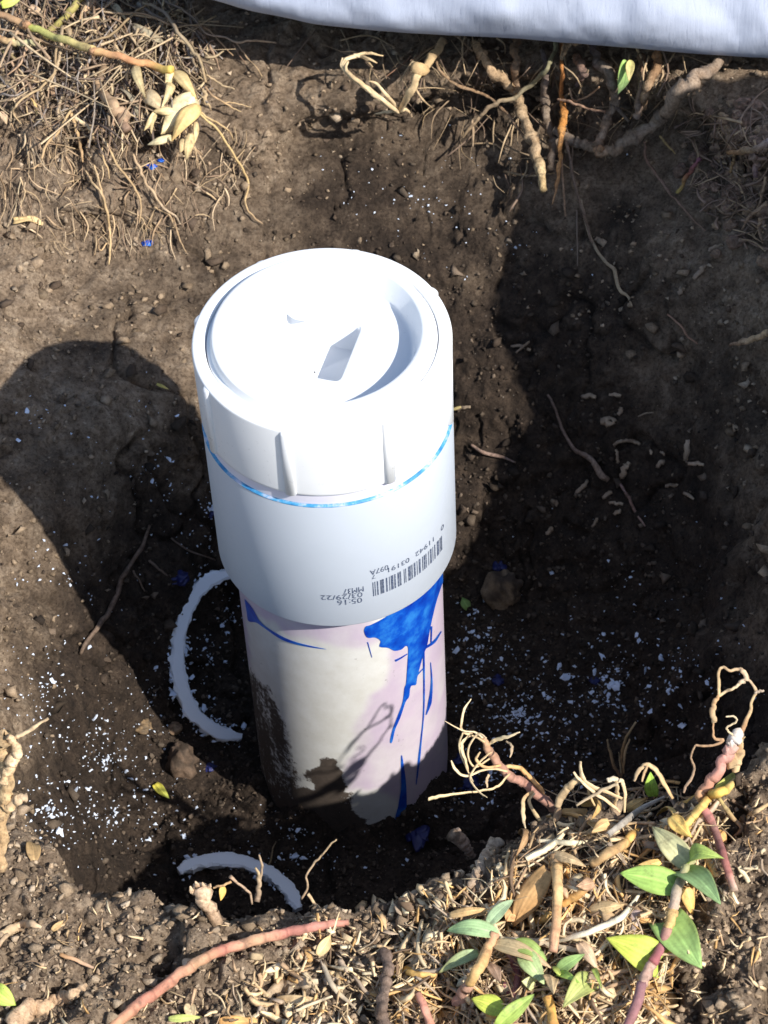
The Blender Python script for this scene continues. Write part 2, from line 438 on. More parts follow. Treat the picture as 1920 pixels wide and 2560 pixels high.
def along(k, pts, lift=.002, anchor=False, off=None):
    """3-D points: on the ground raised by lift, or (anchor) at the distance of the first point plus off metres"""
    d = fr(k, pts)
    if anchor:
        t0 = near_t(d[0]) - .001
        off = np.interp(np.linspace(0, 1, len(d)), np.linspace(0, 1, len(off)), off) if off is not None else np.zeros(len(d))
        return np.array([CAM + ray(q) * (t0 - o) for q, o in zip(d, off)])
    lf = np.interp(np.linspace(0, 1, len(d)), np.linspace(0, 1, len(np.atleast_1d(lift))), np.atleast_1d(lift))
    t = np.array([hit_t(q) for q in d])
    if k in (5, 6): t = np.minimum(t, min(t.min(), near_t(d[int(t.argmin())])) + .06)
    if len(t) > 3: t = np.minimum(t, np.convolve(np.concatenate([t[:1], t, t[-1:]]), [.25, .5, .25], 'valid') + .004)
    return np.array([CAM + ray(q) * (tt - l) for q, tt, l in zip(d, t, lf)])

# colours of dry and living plant matter
STRAW = (.58, .43, .24); CREAM = (.68, .54, .34); TAN = (.46, .32, .19); BROWN = (.17, .10, .055); BARK = (.20, .14, .10); GREYB = (.15, .12, .10)
ORANGE = (.50, .22, .06); YELLOW = (.68, .42, .09); PEACH = (.62, .34, .17); PINK = (.46, .19, .14); PURPLE = (.20, .07, .09); OLIVE = (.30, .26, .08)
GREEN = (.22, .40, .09); BLUEG = (.22, .38, .2); LIME = (.42, .52, .08); PALEG = (.34, .40, .20); ROSY = (.42, .33, .24); RUST = (.34, .13, .05)

def single(name, label, cat, k, pts, w, cols, lift=.003, anchor=False, off=None, mat=None, group=None, **kw):
    mb = MB(); p3 = along(k, pts, lift, anchor, off)
    w = np.atleast_1d(w) * MM[k] * .5
    tube(mb, p3, w, cols, n=kw.pop('n', max(10, 5 * len(pts))), **kw)
    return tag(mb.build(name, mat or M_FIBRE), label, cat, group)

# ------------------------------------------------------------------ the sewer cleanout: pipe, coupling, collar, plug
def lathe(name, prof, mat, parent, seg=144, soft=.0005, smooth=True):
    p = [np.array(q, float) for q in prof]; o = [p[0]]
    for i in range(1, len(p) - 1):
        a, b, c = p[i - 1], p[i], p[i + 1]
        o += [b + norm(a - b) * min(soft, np.linalg.norm(a - b) * .4), b + norm(c - b) * min(soft, np.linalg.norm(c - b) * .4)]
    o.append(p[-1]); o = np.array(o); m = len(o)
    a = np.linspace(0, 2 * math.pi, seg, endpoint=False)
    V = np.stack([np.outer(o[:, 0], np.sin(a)), -np.outer(o[:, 0], np.cos(a)), np.outer(o[:, 1], np.ones(seg))], -1).reshape(-1, 3)
    i, j = np.meshgrid(np.arange(m - 1), np.arange(seg), indexing='ij'); j2 = (j + 1) % seg
    f = np.stack([i * seg + j, (i + 1) * seg + j, (i + 1) * seg + j2, i * seg + j2], -1).reshape(-1, 4)
    return V, f
ZB = -.40
cleanout = empty('sewer_cleanout', (0, 0, ZB), 'white plastic sewer cleanout pipe with a screwed cap standing in the pit', 'pipe')
OFF = np.array([0, 0, -ZB])
def part(name, V, f, mat, parent=cleanout, smooth=True, tint=None):
    return link(name, fast_mesh(name, V + OFF, f, mat, smooth, tint), parent)

# pipe with primer wash and smeared soil
def inside(poly, pts):
    x, y = pts[:, 0], pts[:, 1]; c = np.zeros(len(pts), bool); n = len(poly)
    for i in range(n):
        (x1, y1), (x2, y2) = poly[i], poly[(i + 1) % n]
        if y1 == y2: continue
        m = ((y1 > y) != (y2 > y)) & (x < (x2 - x1) * (y - y1) / (y2 - y1) + x1); c ^= m
    return c
RP = .05715
na, nz = 330, 230
za = np.linspace(-.150, ZB, nz); aa = np.linspace(0, 2 * math.pi, na, endpoint=False)
V = np.stack([np.outer(np.ones(nz), np.sin(aa)) * RP, -np.outer(np.ones(nz), np.cos(aa)) * RP, np.outer(za, np.ones(na))], -1).reshape(-1, 3)
i, j = np.meshgrid(np.arange(nz - 1), np.arange(na), indexing='ij'); j2 = (j + 1) % na
F = np.stack([i * na + j, (i + 1) * na + j, (i + 1) * na + j2, i * na + j2], -1).reshape(-1, 4)
front = (V[:, 1] < .02)
jit = np.stack([fbm(V, 160, 3, 5), fbm(V, 160, 3, 15)], 1) * 9
D2 = project(V) + jit
top_wash = fr(2, [(225, 600), (300, 690), (500, 700), (800, 755), (960, 740), (1050, 930), (1000, 960), (880, 970), (780, 965), (640, 925), (500, 895), (380, 800), (300, 775), (268, 830), (290, 1000), (300, 1110), (265, 1060), (215, 800)])
side_wash = fr(2, [(1250, 600), (1470, 500), (1470, 2000), (1280, 1950), (1040, 1800), (860, 1800), (830, 1700), (900, 1560), (900, 1400), (1000, 1260), (1080, 1180), (1118, 1080), (1090, 985), (1150, 960), (1250, 960)])
wash = ((inside(top_wash, D2) | inside(side_wash, D2)) & front).astype(float)
drt = (inside(fr(2, [(270, 1080), (400, 1230), (500, 1400), (530, 1600), (600, 1800), (640, 2200), (200, 2200), (240, 1250)]), D2 + jit) & front).astype(float)
low = np.clip((-.350 - V[:, 2]) / .03, 0, 1)
MUD = fr(2, [(625, 1705), (650, 1690), (690, 1660), (720, 1630), (770, 1632), (815, 1660), (835, 1710), (825, 1740), (850, 1800), (890, 1830), (885, 1880), (905, 1950), (950, 1980), (965, 2040), (900, 2110), (640, 2110), (500, 2000), (515, 1890), (545, 1850), (600, 1800), (650, 1800), (625, 1740)])
mudm = (inside(MUD, project(V) + jit * 1.6) & front).astype(float)
def blur(a, n):
    g = a.reshape(nz, na)
    for _ in range(n):
        g = (g + np.roll(g, 1, 1) + np.roll(g, -1, 1)) / 3; g[1:-1] = (g[:-2] + g[1:-1] + g[2:]) / 3
    return g.ravel()
pm = NT('stained_plastic'); o_ = pm.obj(); at_ = pm.attr('tint').outputs['Color']; sp_ = pm.n('ShaderNodeSeparateColor'); pm.l(at_, sp_.inputs[0])
n1 = pm.noise(o_, 70, 5, .65); n2 = pm.noise(o_, 330, 4, .7)
c_ = pm.mix(pm.ramp(n1, [(.35, 0.0), (.7, 1.0)]), (.66, .65, .60), (.75, .75, .72))
c_ = pm.mix(sp_.outputs[0], c_, pm.mix(n1, (.50, .41, .54), (.65, .55, .63)))
st_ = pm.n('ShaderNodeMapping'); st_.inputs['Scale'].default_value = (1, 1, .35); pm.l(o_, st_.inputs[0])
streak = pm.noise(st_.outputs[0], 85, 7, .72)
dm = pm.ramp(pm.math('ADD', pm.math('MULTIPLY', sp_.outputs[1], .74), pm.math('ADD', pm.math('MULTIPLY', pm.math('SUBTRACT', streak, .5), 1.5), pm.math('MULTIPLY', pm.math('SUBTRACT', n2, .5), 1.7))), [(.36, 0.0), (.72, 1.0)])
scr = pm.math('MULTIPLY', pm.ramp(streak, [(.66, 0.0), (.72, 1.0)]), pm.ramp(n1, [(.42, 0.0), (.6, .8)]))
dm = pm.math('MAXIMUM', dm, pm.math('MULTIPLY', scr, sp_.outputs[2]))
c_ = pm.mix(dm, c_, pm.mix(n2, (.030, .022, .016), (.115, .085, .064)))
pm.l(c_, pm.b.inputs['Base Color']); pm.l(pm.ramp(dm, [(0, .38), (1, .9)]), pm.b.inputs['Roughness'])
pm.bump(n2, .15, .0006)
tint = np.stack([np.clip(blur(wash, 4) * (.80 + .5 * fbm(V, 55, 4, 25)), 0, 1), np.clip(blur(drt, 8) * 1.0 + .55 * low + blur(mudm, 2) * 1.5, 0, 1.4), np.clip((-.235 - V[:, 2]) / .05, 0, 1)], 1)
pipe = part('pipe', V, F, pm.m, tint=tint)

# stains and print that lie on the round plastic as thin skins
def skin(name, polys, rr, mat, parent, thick=.0003, step=.0022, rough=0.0, col=(.5, .5, .5), reproj=True):
    mb = MB()
    for poly in polys:
        cv = catmull(np.array(list(poly) + [poly[0]]), 4 * len(poly))[:-1] if reproj == 'smooth' else np.array(poly, float)
        pts = []
        for q in cv:
            a, z = cyl_hit(q, rr) if reproj else q
            pts.append((a * rr, z))
        P_ = []
        for a, b in zip(pts, pts[1:] + pts[:1]):
            L = math.hypot(b[0] - a[0], b[1] - a[1]); k = max(1, int(L / step))
            P_ += [(a[0] + (b[0] - a[0]) * t / k, a[1] + (b[1] - a[1]) * t / k) for t in range(k)]
        n0 = len(P_); arr = np.array(P_); lo, hi = arr.min(0), arr.max(0)
        gxx, gzz = np.meshgrid(np.arange(lo[0], hi[0], step), np.arange(lo[1], hi[1], step)); g = np.stack([gxx.ravel(), gzz.ravel()], 1)
        if len(g): g = g[inside(P_, g)]
        allp = [Vector(p) for p in P_] + [Vector(p) for p in g]
        vs, es, fs, *_ = delaunay_2d_cdt(allp, [(i, (i + 1) % n0) for i in range(n0)], [], 1, 1e-7)
        q = np.array([(v.x, v.y) for v in vs]);
        if len(q) < 3: continue
        r3 = np.full(len(q), rr + thick)
        if rough:
            qq = np.stack([q[:, 0], q[:, 1], 0 * q[:, 0]], 1); r3 += rough * (np.abs(fbm(qq, 120, 3, 8)) * 1.6 + .15 * vnoise(qq * 900, 4))
            es_ = np.min(np.hypot(q[:, None, 0] - arr[None, :, 0], q[:, None, 1] - arr[None, :, 1]), 1); r3 = rr + thick + (r3 - rr - thick) * np.clip(es_ / .003, 0, 1)
        V3 = np.stack([np.sin(q[:, 0] / rr) * r3, -np.cos(q[:, 0] / rr) * r3, q[:, 1]], 1)
        mb.add(V3, fs, np.array(col))
    v = np.concatenate(mb.v) + OFF
    me = bpy.data.meshes.new(name); me.from_pydata(v.tolist(), [], mb.f); me.polygons.foreach_set('use_smooth', np.ones(len(me.polygons), bool))
    at = me.color_attributes.new('tint', 'FLOAT_COLOR', 'POINT'); at.data.foreach_set('color', np.hstack([np.concatenate(mb.c), np.ones((len(v), 1))]).astype(np.float32).ravel())
    me.materials.append(mat); return link(name, me, parent)
def run(pts, ws):
    p = catmull(pts, 6 * len(pts)); w = np.interp(np.linspace(0, 1, len(p)), np.linspace(0, 1, len(ws)), ws)
    T = np.gradient(p, axis=0); Nn = np.stack([-T[:, 1], T[:, 0]], 1); Nn /= np.linalg.norm(Nn, axis=1, keepdims=True)
    w = w * (1 + .25 * vnoise(np.stack([p[:, 0] * .03, p[:, 1] * .03, 0 * p[:, 0]], 1), 2))
    return list(map(tuple, np.vstack([p + Nn * w[:, None] / 2, (p - Nn * w[:, None] / 2)[::-1]])))
bm_ = NT('blue_primer'); nb = bm_.noise(bm_.obj(), 75, 5, .65)
bm_.l(bm_.ramp(nb, [(.32, (.004, .03, .34)), (.5, (.006, .085, .52)), (.68, (.03, .22, .66))]), bm_.b.inputs['Base Color']); bm_.b.inputs['Roughness'].default_value = .28
M_BLUE = bm_.m
nv_ = NT('dark_blue_primer'); nv_.l(nv_.mix(nv_.noise(nv_.obj(), 120, 4), (.006, .007, .04), (.014, .02, .13)), nv_.b.inputs['Base Color']); nv_.b.inputs['Roughness'].default_value = .5
M_NAVY = nv_.m
blob = fr(2, [(1420, 500), (1420, 570), (1405, 610), (1370, 720), (1340, 850), (1320, 960), (1300, 1010), (1280, 1080), (1262, 1150), (1255, 1190), (1225, 1200), (1215, 1260), (1195, 1290), (1165, 1380), (1135, 1450), (1118, 1522), (1105, 1520), (1120, 1450), (1150, 1370), (1178, 1290), (1188, 1210), (1198, 1180), (1205, 1080), (1210, 980), (1195, 965), (1170, 985), (1130, 992), (1095, 975), (1045, 968), (1050, 935), (1020, 915), (975, 915), (955, 880), (965, 850), (1000, 838), (1100, 780), (1250, 640), (1350, 540)])
lefts = fr(2, [(262, 690), (300, 735), (330, 785), (350, 818), (400, 862), (500, 918), (600, 952), (740, 983), (600, 963), (480, 928), (380, 862), (330, 828), (285, 820), (275, 770)])
skin('blue_stain', [blob, lefts], RP, M_BLUE, pipe, .00035, reproj='smooth')
for nm, pts, ws in (('a', [(1300, 990), (1302, 1200), (1299, 1360), (1286, 1500), (1270, 1650), (1256, 1770)], (10, 9, 8, 11, 6)), ('b', [(1340, 1060), (1346, 1180), (1336, 1290), (1314, 1365)], (3, 12, 22, 6)),
                    ('c', [(1402, 880), (1360, 940), (1305, 978)], (5, 16, 13)), ('d', [(1135, 1050), (1165, 1035), (1205, 1010)], (12, 9, 6)), ('e', [(1300, 1092), (1263, 1132)], (4, 8)), ('f', [(1345, 850), (1342, 960)], (10, 7)),
                    ('g', [(1172, 1600), (1180, 1700), (1184, 1800), (1176, 1900), (1168, 1980), (1200, 2080)], (4, 22, 34, 44, 60, 70)), ('h', [(975, 940), (1000, 1030)], (5, 3))):
    skin('blue_drip', [run(fr(2, pts), np.array(ws) * FRM[2][2])], RP, M_BLUE, pipe, .0004)
V, F = lathe('coupling', [(.0570, -.1545), (.0638, -.1545), (.0655, -.1525), (.0655, -.0562), (.0650, -.0555), (.0640, -.0555)], M_PVC, cleanout)
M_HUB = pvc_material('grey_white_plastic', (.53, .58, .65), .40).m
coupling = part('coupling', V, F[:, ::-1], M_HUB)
V, F = lathe('collar', [(.0640, -.0560), (.0640, -.0478), (.0655, -.0470), (.0656, -.0450), (.0660, -.0012), (.0652, 0), (.0592, 0), (.0587, -.006)], M_PVC, cleanout)
collar = part('collar', V, F[:, ::-1], M_PVC)
# primer ring squeezed out of the joint
mb = MB(); a = np.linspace(0, 2 * math.pi, 220, endpoint=False); q = np.stack([np.cos(a) * 3, np.sin(a) * 3, 0 * a], 1)
M_CYAN = NT('pale_blue_primer'); nb = M_CYAN.noise(M_CYAN.obj(), 110, 4, .7)
M_CYAN.l(M_CYAN.ramp(nb, [(.30, (.015, .12, .34)), (.5, (.06, .28, .50)), (.64, (.42, .46, .60))]), M_CYAN.b.inputs['Base Color']); M_CYAN.b.inputs['Roughness'].default_value = .35
rings = []
for rr, zz in ((.0640, -.0546), (.0652, -.0552), (.06566, -.0555), (.06556, -.0559)):
    w = .0007 * vnoise(q * 3.2, 3) * (zz < -.0560)
    rings.append(np.stack([np.sin(a) * rr, -np.cos(a) * rr, zz + w], 1))
Vr = np.vstack(rings); i, j = np.meshgrid(np.arange(3), np.arange(220), indexing='ij'); j2 = (j + 1) % 220
part('primer_ring', Vr, np.stack([i * 220 + j, (i + 1) * 220 + j, (i + 1) * 220 + j2, i * 220 + j2], -1).reshape(-1, 4), M_CYAN.m, coupling)
mw = NT('lavender_primer'); mw.l(mw.mix(mw.noise(mw.obj(), 50, 3), (.62, .60, .74), (.74, .74, .80)), mw.b.inputs['Base Color']); mw.b.inputs['Roughness'].default_value = .4
V, F = lathe('x', [(.0641, -.0480), (.06425, -.0490), (.06425, -.0545)], mw.m, None); part('primer_wash', V, F, mw.m, collar)
# ribs
prof = np.array([(-.0031, .0652), (-.0027, .0668), (-.0016, .0675), (0, .0677), (.0016, .0675), (.0027, .0668), (.0031, .0652)])
zs = [-.0470, -.0462, -.0025, -.0010]
V = []; 
for k_, z in enumerate(zs):
    s = .0 if k_ in (0, 3) else 0.0
    for x, y in prof: V.append((x, -(y - (.0012 if k_ in (0, 3) else 0)), z))
V = np.array(V); f = [(k * 7 + j, k * 7 + j + 1, k * 7 + 8 + j, k * 7 + 7 + j) for k in range(3) for j in range(6)]
me = bpy.data.meshes.new('rib'); me.from_pydata((V + OFF).tolist(), [], f + [tuple(range(6, -1, -1)), tuple(range(21, 28))])
me.polygons.foreach_set('use_smooth', np.ones(len(me.polygons), bool)); me.materials.append(M_PVC)
for k in range(8):
    o = link('rib', me, collar); o.rotation_euler.z = rad(-19 + 45 * k)
# plug: raised ring, dished middle, square wrench socket
V1, F1 = lathe('plug', [(.0585, -.006), (.0585, -.0008), (.0566, -.0002), (.0556, .0046), (.0530, .0052), (.0505, .0046), (.0468, -.0085), (.0450, -.0100), (.0440, -.0100)], M_PVC, None, 128)
nseg = 128; base = len(V1); ring = base - nseg + np.arange(nseg)
ang = np.linspace(0, 2 * math.pi, nseg, endpoint=False); rot = rad(-20); half = .0205
def sq(h, z, cx=-.005, cy=.004, soft=.9):
    P_ = []
    for t in ang:
        u, v = math.sin(t - rot), -math.cos(t - rot); m_ = (abs(u) ** 14 + abs(v) ** 14) ** (1 / 14)
        u, v = u / m_ * h, v / m_ * h
        P_.append((cx + u * math.cos(rot) - v * math.sin(rot), cy + u * math.sin(rot) + v * math.cos(rot), z))
    return np.array(P_)
lay = [sq(half + .0006, -.0100), sq(half, -.0104), sq(half - .0008, -.0285), sq(half - .0012, -.0290), sq(.0005, -.0290)]
V1 = np.vstack([V1] + lay); j = np.arange(nseg); j2 = (j + 1) % nseg
for a_ in range(5):
    r0 = base + (a_ - 1) * nseg; F1 = np.vstack([F1, np.stack([r0 + j, r0 + nseg + j, r0 + nseg + j2, r0 + j2], 1)])
plug = part('plug', V1, F1[:, ::-1], M_PVC)
V, F = lathe('x', [(.0105, -.0102), (.0103, -.0098), (.0098, -.0096), (.0004, -.0096)], M_PVC, None, 40, .0002); V[:, 0] -= .0075; V[:, 1] += .0335
part('mould_mark', V, F[:, ::-1], M_PVC, plug)

# print: turned upside down on the coupling
ink = NT('blue_black_ink'); ink.l(ink.mix(ink.ramp(ink.noise(ink.obj(), 900, 3, .7), [(.45, 0.0), (.7, .6)]), (.05, .07, .13), (.45, .5, .58)), ink.b.inputs['Base Color']); ink.b.inputs['Roughness'].default_value = .6
RH = .06565
def lettering(text, start, end, hz):
    (a0, z0), (a1, z1) = cyl_hit(fr('P', [start])[0], RH), cyl_hit(fr('P', [end])[0], RH)
    c = bpy.data.curves.new('lettering', 'FONT'); c.body = text; c.size = 1.0; c.resolution_u = 3
    o = bpy.data.objects.new('lettering', c); COL.objects.link(o); dg = bpy.context.evaluated_depsgraph_get(); dg.update()
    me0 = o.evaluated_get(dg).to_mesh(); v = np.array([x.co[:] for x in me0.vertices]); f = [tuple(p.vertices) for p in me0.polygons]
    o.evaluated_get(dg).to_mesh_clear(); bpy.data.objects.remove(o); bpy.data.curves.remove(c)
    v[:, 0] = (v[:, 0] - v[:, 0].min()) / np.ptp(v[:, 0]); v[:, 1] /= max(v[:, 1].max(), .5)
    A = a0 + (a1 - a0) * v[:, 0]; Zt = z0 + (z1 - z0) * 0 - v[:, 1] * hz
    q = np.stack([np.sin(A) * (RH + .0001), -np.cos(A) * (RH + .0001), Zt], 1) + OFF
    me = bpy.data.meshes.new('lettering'); me.from_pydata(q.tolist(), [], f); me.materials.append(ink.m); return link('lettering', me, coupling)
lettering('MM37', (562, 808), (340, 838), .0044)
lettering('03/29/22', (550, 872), (95, 915), .0038)
lettering('05:16', (546, 930), (275, 968), .0042)
lettering('097A', (832, 572), (630, 628), .0040)
lettering('7', (690, 682), (652, 692), .0030)
lettering('03191', (1062, 492), (830, 598), .0036)
lettering('11942', (1327, 268), (1125, 425), .0036)
lettering('0', (1437, 120), (1405, 140), .0036)
mb = MB(); zt = cyl_hit(fr('P', [(660, 768)])[0], RH)[1]; zb = cyl_hit(fr('P', [(660, 922)])[0], RH)[1]
for x0, x1 in [(660, 669), (682, 690), (707, 719), (742, 747), (752, 757), (763, 780), (804, 818), (838, 844), (858, 881), (893, 908), (930, 944), (952, 957), (962, 967), (998, 1005), (1015, 1022), (1045, 1068), (1074, 1078), (1085, 1092), (1108, 1124), (1140, 1146), (1162, 1180), (1200, 1208), (1218, 1230), (1238, 1246), (1266, 1271), (1286, 1302), (1314, 1318), (1333, 1343), (1362, 1383), (1393, 1397), (1403, 1407), (1412, 1417)]:
    ys = [768 - (x - 660) * .60 - (max(0, x - 1000) ** 2) * .00028 for x in (x0, x1)]
    a0, a1 = cyl_hit(fr('P', [(x0, ys[0])])[0], RH)[0], cyl_hit(fr('P', [(x1, ys[1])])[0], RH)[0]
    rr = RH + .0001
    mb.add(np.array([(math.sin(a) * rr, -math.cos(a) * rr, z) for a, z in ((a0, zb), (a1, zb), (a1, zt), (a0, zt))]) + OFF, [(0, 1, 2, 3)], (.1, .1, .2))
me = bpy.data.meshes.new('barcode'); me.from_pydata(np.concatenate(mb.v).tolist(), [], mb.f); me.materials.append(ink.m); link('barcode', me, coupling)

# ------------------------------------------------------------------ white sheet over the back rim
def sight_plane(d, z): v = ray(d); return CAM + v * ((z - CAM[2]) / v[2])
edge_px = [(180, -70), (330, -35), (460, -2), (530, 18), (600, 33), (700, 52), (830, 68), (1000, 80), (1170, 90), (1300, 99), (1450, 111), (1560, 120), (1659, 127), (1800, 136), (2000, 150)]
E_ = catmull(np.array([sight_plane(q, -.085) for q in edge_px]), 300); E_[:, 2] += .0022 * fbm(E_ * np.array([1, 0, 0]), 22, 3, 5)
pr = np.array([(.060, .010), (.030, .004), (.010, -.0008), (.003, -.0014), (0, 0), (-.0022, .003), (-.0045, .008), (-.006, .015), (-.005, .022), (-.001, .030), (.006, .038), (.016, .045), (.03, .05), (.05, .053), (.08, .054), (.12, .05), (.18, .042), (.25, .03), (.32, .02)])
prs = catmull(pr, 70); m = len(prs); n = len(E_)
T = np.gradient(E_, axis=0); T /= np.linalg.norm(T, axis=1, keepdims=True); BK = np.stack([-T[:, 1], T[:, 0], 0 * T[:, 0]], 1)
V = E_[:, None] + BK[:, None] * prs[None, :, :1] + np.array([0, 0, 1.0]) * prs[None, :, 1:]
q = V.reshape(-1, 3); fold = (.0095 * fbm(q * np.array([1, .6, 1.4]), 15, 2, 81) + .0024 * fbm(q, 50, 3, 83)) * np.tile(np.clip((np.arange(m) - 10) / 14, .12, 1), n)
V = (q + np.repeat(-BK, m, 0) * fold[:, None] + np.array([0, 0, .7]) * fold[:, None])
i, j = np.meshgrid(np.arange(n - 1), np.arange(m - 1), indexing='ij')
F = np.stack([i * m + j, (i + 1) * m + j, (i + 1) * m + j + 1, i * m + j + 1], -1).reshape(-1, 4)
ms = NT('woven_white_sheet'); o_ = ms.obj()
wv = ms.n('ShaderNodeTexWave', _wave_type='BANDS', _bands_direction='X', Scale=420.0, Distortion=1.5, Detail=2.0); ms.l(o_, wv.inputs['Vector'])
mp = ms.n('ShaderNodeMapping'); mp.inputs['Scale'].default_value = (1, .12, .12); ms.l(o_, mp.inputs[0]); th_ = ms.noise(mp.outputs[0], 420, 4, .7)
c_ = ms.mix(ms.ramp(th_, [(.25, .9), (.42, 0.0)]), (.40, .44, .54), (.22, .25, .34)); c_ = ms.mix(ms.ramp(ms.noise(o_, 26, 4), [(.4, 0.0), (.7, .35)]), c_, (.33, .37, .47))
ms.l(c_, ms.b.inputs['Base Color']); ms.b.inputs['Roughness'].default_value = .8; b_ = ms.bump(wv.outputs[0], .25, .0004); ms.bump(th_, .4, .0006, b_)
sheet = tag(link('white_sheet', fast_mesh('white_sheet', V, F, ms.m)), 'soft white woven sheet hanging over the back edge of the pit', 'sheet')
# ------------------------------------------------------------------ white plastic: two ring offcuts and the shavings
def offcut(label, px, wall, tall, lift, seed):
    """a strip cut off the pipe end: its bend is read along px, and it lies on the plane that best fits the ground there"""
    cv = catmull(np.array(px, float), 110); g = np.array([ground_at(q) for q in cv]); c = g.mean(0)
    A_ = np.c_[g[:, :2] - c[:2], np.ones(len(g))]; k, *_ = np.linalg.lstsq(A_, g[:, 2] - c[2], rcond=None); nrm = norm(np.array([-k[0], -k[1], 1.0]))
    nrm = norm(nrm + .35 * norm(CAM - c)); top_ = max(float((g - c) @ nrm @ np.eye(1)[0]) if False else float(np.max((g - c) @ nrm)), 0)
    o_ = c + nrm * (lift + .55 * top_); pts = []
    for q in cv:
        v = ray(q); pts.append(CAM + v * (((o_ - CAM) @ nrm) / (v @ nrm)))
    pts = np.array(pts); T = np.gradient(pts, axis=0); m = len(pts); Vv = []
    sec = [(-.5, -.5), (.5, -.5), (.5, .3), (.36, .5), (-.36, .5), (-.5, .3)]; s = 6
    for i in range(m):
        b = norm(np.cross(T[i], nrm)); end = min(1, 5 * min(i, m - 1 - i) / m + .5)
        for j, (x, z) in enumerate(sec):
            q = np.array([[i * .23, j * 2.3, seed * 7.0]])
            rag = .0012 * float(vnoise(q, 5)[0]) + .0019 * max(0, float(vnoise(q * 2.7, 6)[0]))
            Vv.append(pts[i] + b * (x * wall * end + rag * (1 if x > 0 else -.6)) + nrm * (z * tall))
    f = [(i * s + j, (i + 1) * s + j, (i + 1) * s + (j + 1) % s, i * s + (j + 1) % s) for i in range(m - 1) for j in range(s)] + [tuple(range(s)), tuple(range((m - 1) * s, m * s))[::-1]]
    mb = MB(); mb.add(Vv, f, (.8, .8, .85)); o = mb.build('plastic_ring_offcut', M_RING, origin=c, smooth=False); tag(o, label, 'plastic ring'); return pts, T, nrm
ringA = offcut('large C-shaped white plastic ring offcut with a ragged outer edge lying behind the pipe foot', [(500, 1238), (455, 1252), (418, 1288), (393, 1345), (384, 1405), (388, 1465), (408, 1522), (440, 1562), (480, 1584), (522, 1592)], .0082, .005, .003, 1)
ringB = offcut('short white plastic ring offcut arching just beyond the crumbling front rim', [(386, 1884), (420, 1867), (470, 1858), (520, 1863), (565, 1879), (602, 1902), (628, 1930), (645, 1965)], .0078, .005, .003, 4)

# shavings: where they lie, read as patches of the floor (centre, radii, count, size)
def ico():
    t = (1 + 5 ** .5) / 2
    v = np.array([(-1, t, 0), (1, t, 0), (-1, -t, 0), (1, -t, 0), (0, -1, t), (0, 1, t), (0, -1, -t), (0, 1, -t), (t, 0, -1), (t, 0, 1), (-t, 0, -1), (-t, 0, 1)]) / math.hypot(1, t)
    f = [(0, 11, 5), (0, 5, 1), (0, 1, 7), (0, 7, 10), (0, 10, 11), (1, 5, 9), (5, 11, 4), (11, 10, 2), (10, 7, 6), (7, 1, 8), (3, 9, 4), (3, 4, 2), (3, 2, 6), (3, 6, 8), (3, 8, 9), (4, 9, 5), (2, 4, 11), (6, 2, 10), (8, 6, 7), (9, 8, 1)]
    return v, f
IV, IF = ico()
PATCH = [((1120, 1540), (180, 150), 170, 1.0), ((1320, 1480), (190, 130), 120, 1.05), ((1030, 1400), (60, 110), 46, .9), ((1480, 1420), (150, 110), 26, .8), ((1060, 1680), (110, 80), 40, .9),
         ((230, 1640), (200, 160), 110, .68), ((90, 1500), (110, 170), 50, .7), ((250, 1760), (170, 90), 54, .72), ((110, 1760), (100, 80), 44, .9), ((330, 1500), (90, 90), 20, .7), ((450, 1100), (60, 90), 34, .9),
         ((330, 1010), (170, 140), 34, .75), ((150, 1250), (150, 120), 22, .85), ((90, 900), (90, 90), 8, .8), ((900, 430), (220, 110), 30, .75), ((1100, 520), (160, 150), 14, .6), ((1350, 1250), (200, 160), 14, .6), ((640, 1850), (170, 60), 34, .9), ((450, 1420), (50, 150), 26, .9), ((620, 1790), (330, 60), 26, .8), ((500, 1330), (30, 60), 16, .8), ((1200, 1680), (120, 60), 26, .9)]
flakes = []
for (c, rd_, n_, s_) in PATCH:
    for _ in range(int(n_ * 2.2)):
        a, q = rng.uniform(0, 6.283), rng.normal(0, .72)
        d = (c[0] + rd_[0] * q * math.cos(a), c[1] + rd_[1] * q * math.sin(a))
        t = hit_t(d); w = CAM + ray(d) * t
        if math.hypot(w[0], w[1]) < RP + .003 or w[2] > -.15 or d[1] > 1930: continue
        flakes.append((s_ * min(.0030, .00060 * math.exp(rng.normal(.08, .50))), w, normal_at(d)))
for (pts, T, nrm), nn in ((ringA, 110), (ringB, 26)):
    for _ in range(nn):
        i = int(np.clip(rng.normal(.62 if nn > 50 else .3, .3), 0, 1) * (len(pts) - 1)); b = norm(np.cross(T[i], nrm)) * (1 if rng.random() < .6 else -1)
        flakes.append((.0007 * math.exp(rng.normal(.1, .45)), pts[i] + b * (.0046 + abs(rng.normal(0, .0016))) + nrm * rng.normal(-.001, .001), nrm))
flakes.sort(key=lambda q: -q[0])
fmesh = []
for k in range(10):
    v = IV * (1 + .75 * rng.uniform(-1, 1, (12, 1))) * np.array([1.25, .85, .5]); me = bpy.data.meshes.new('plastic_shaving'); me.from_pydata(v.tolist(), [], IF); me.materials.append(M_FLAKE); fmesh.append(me)
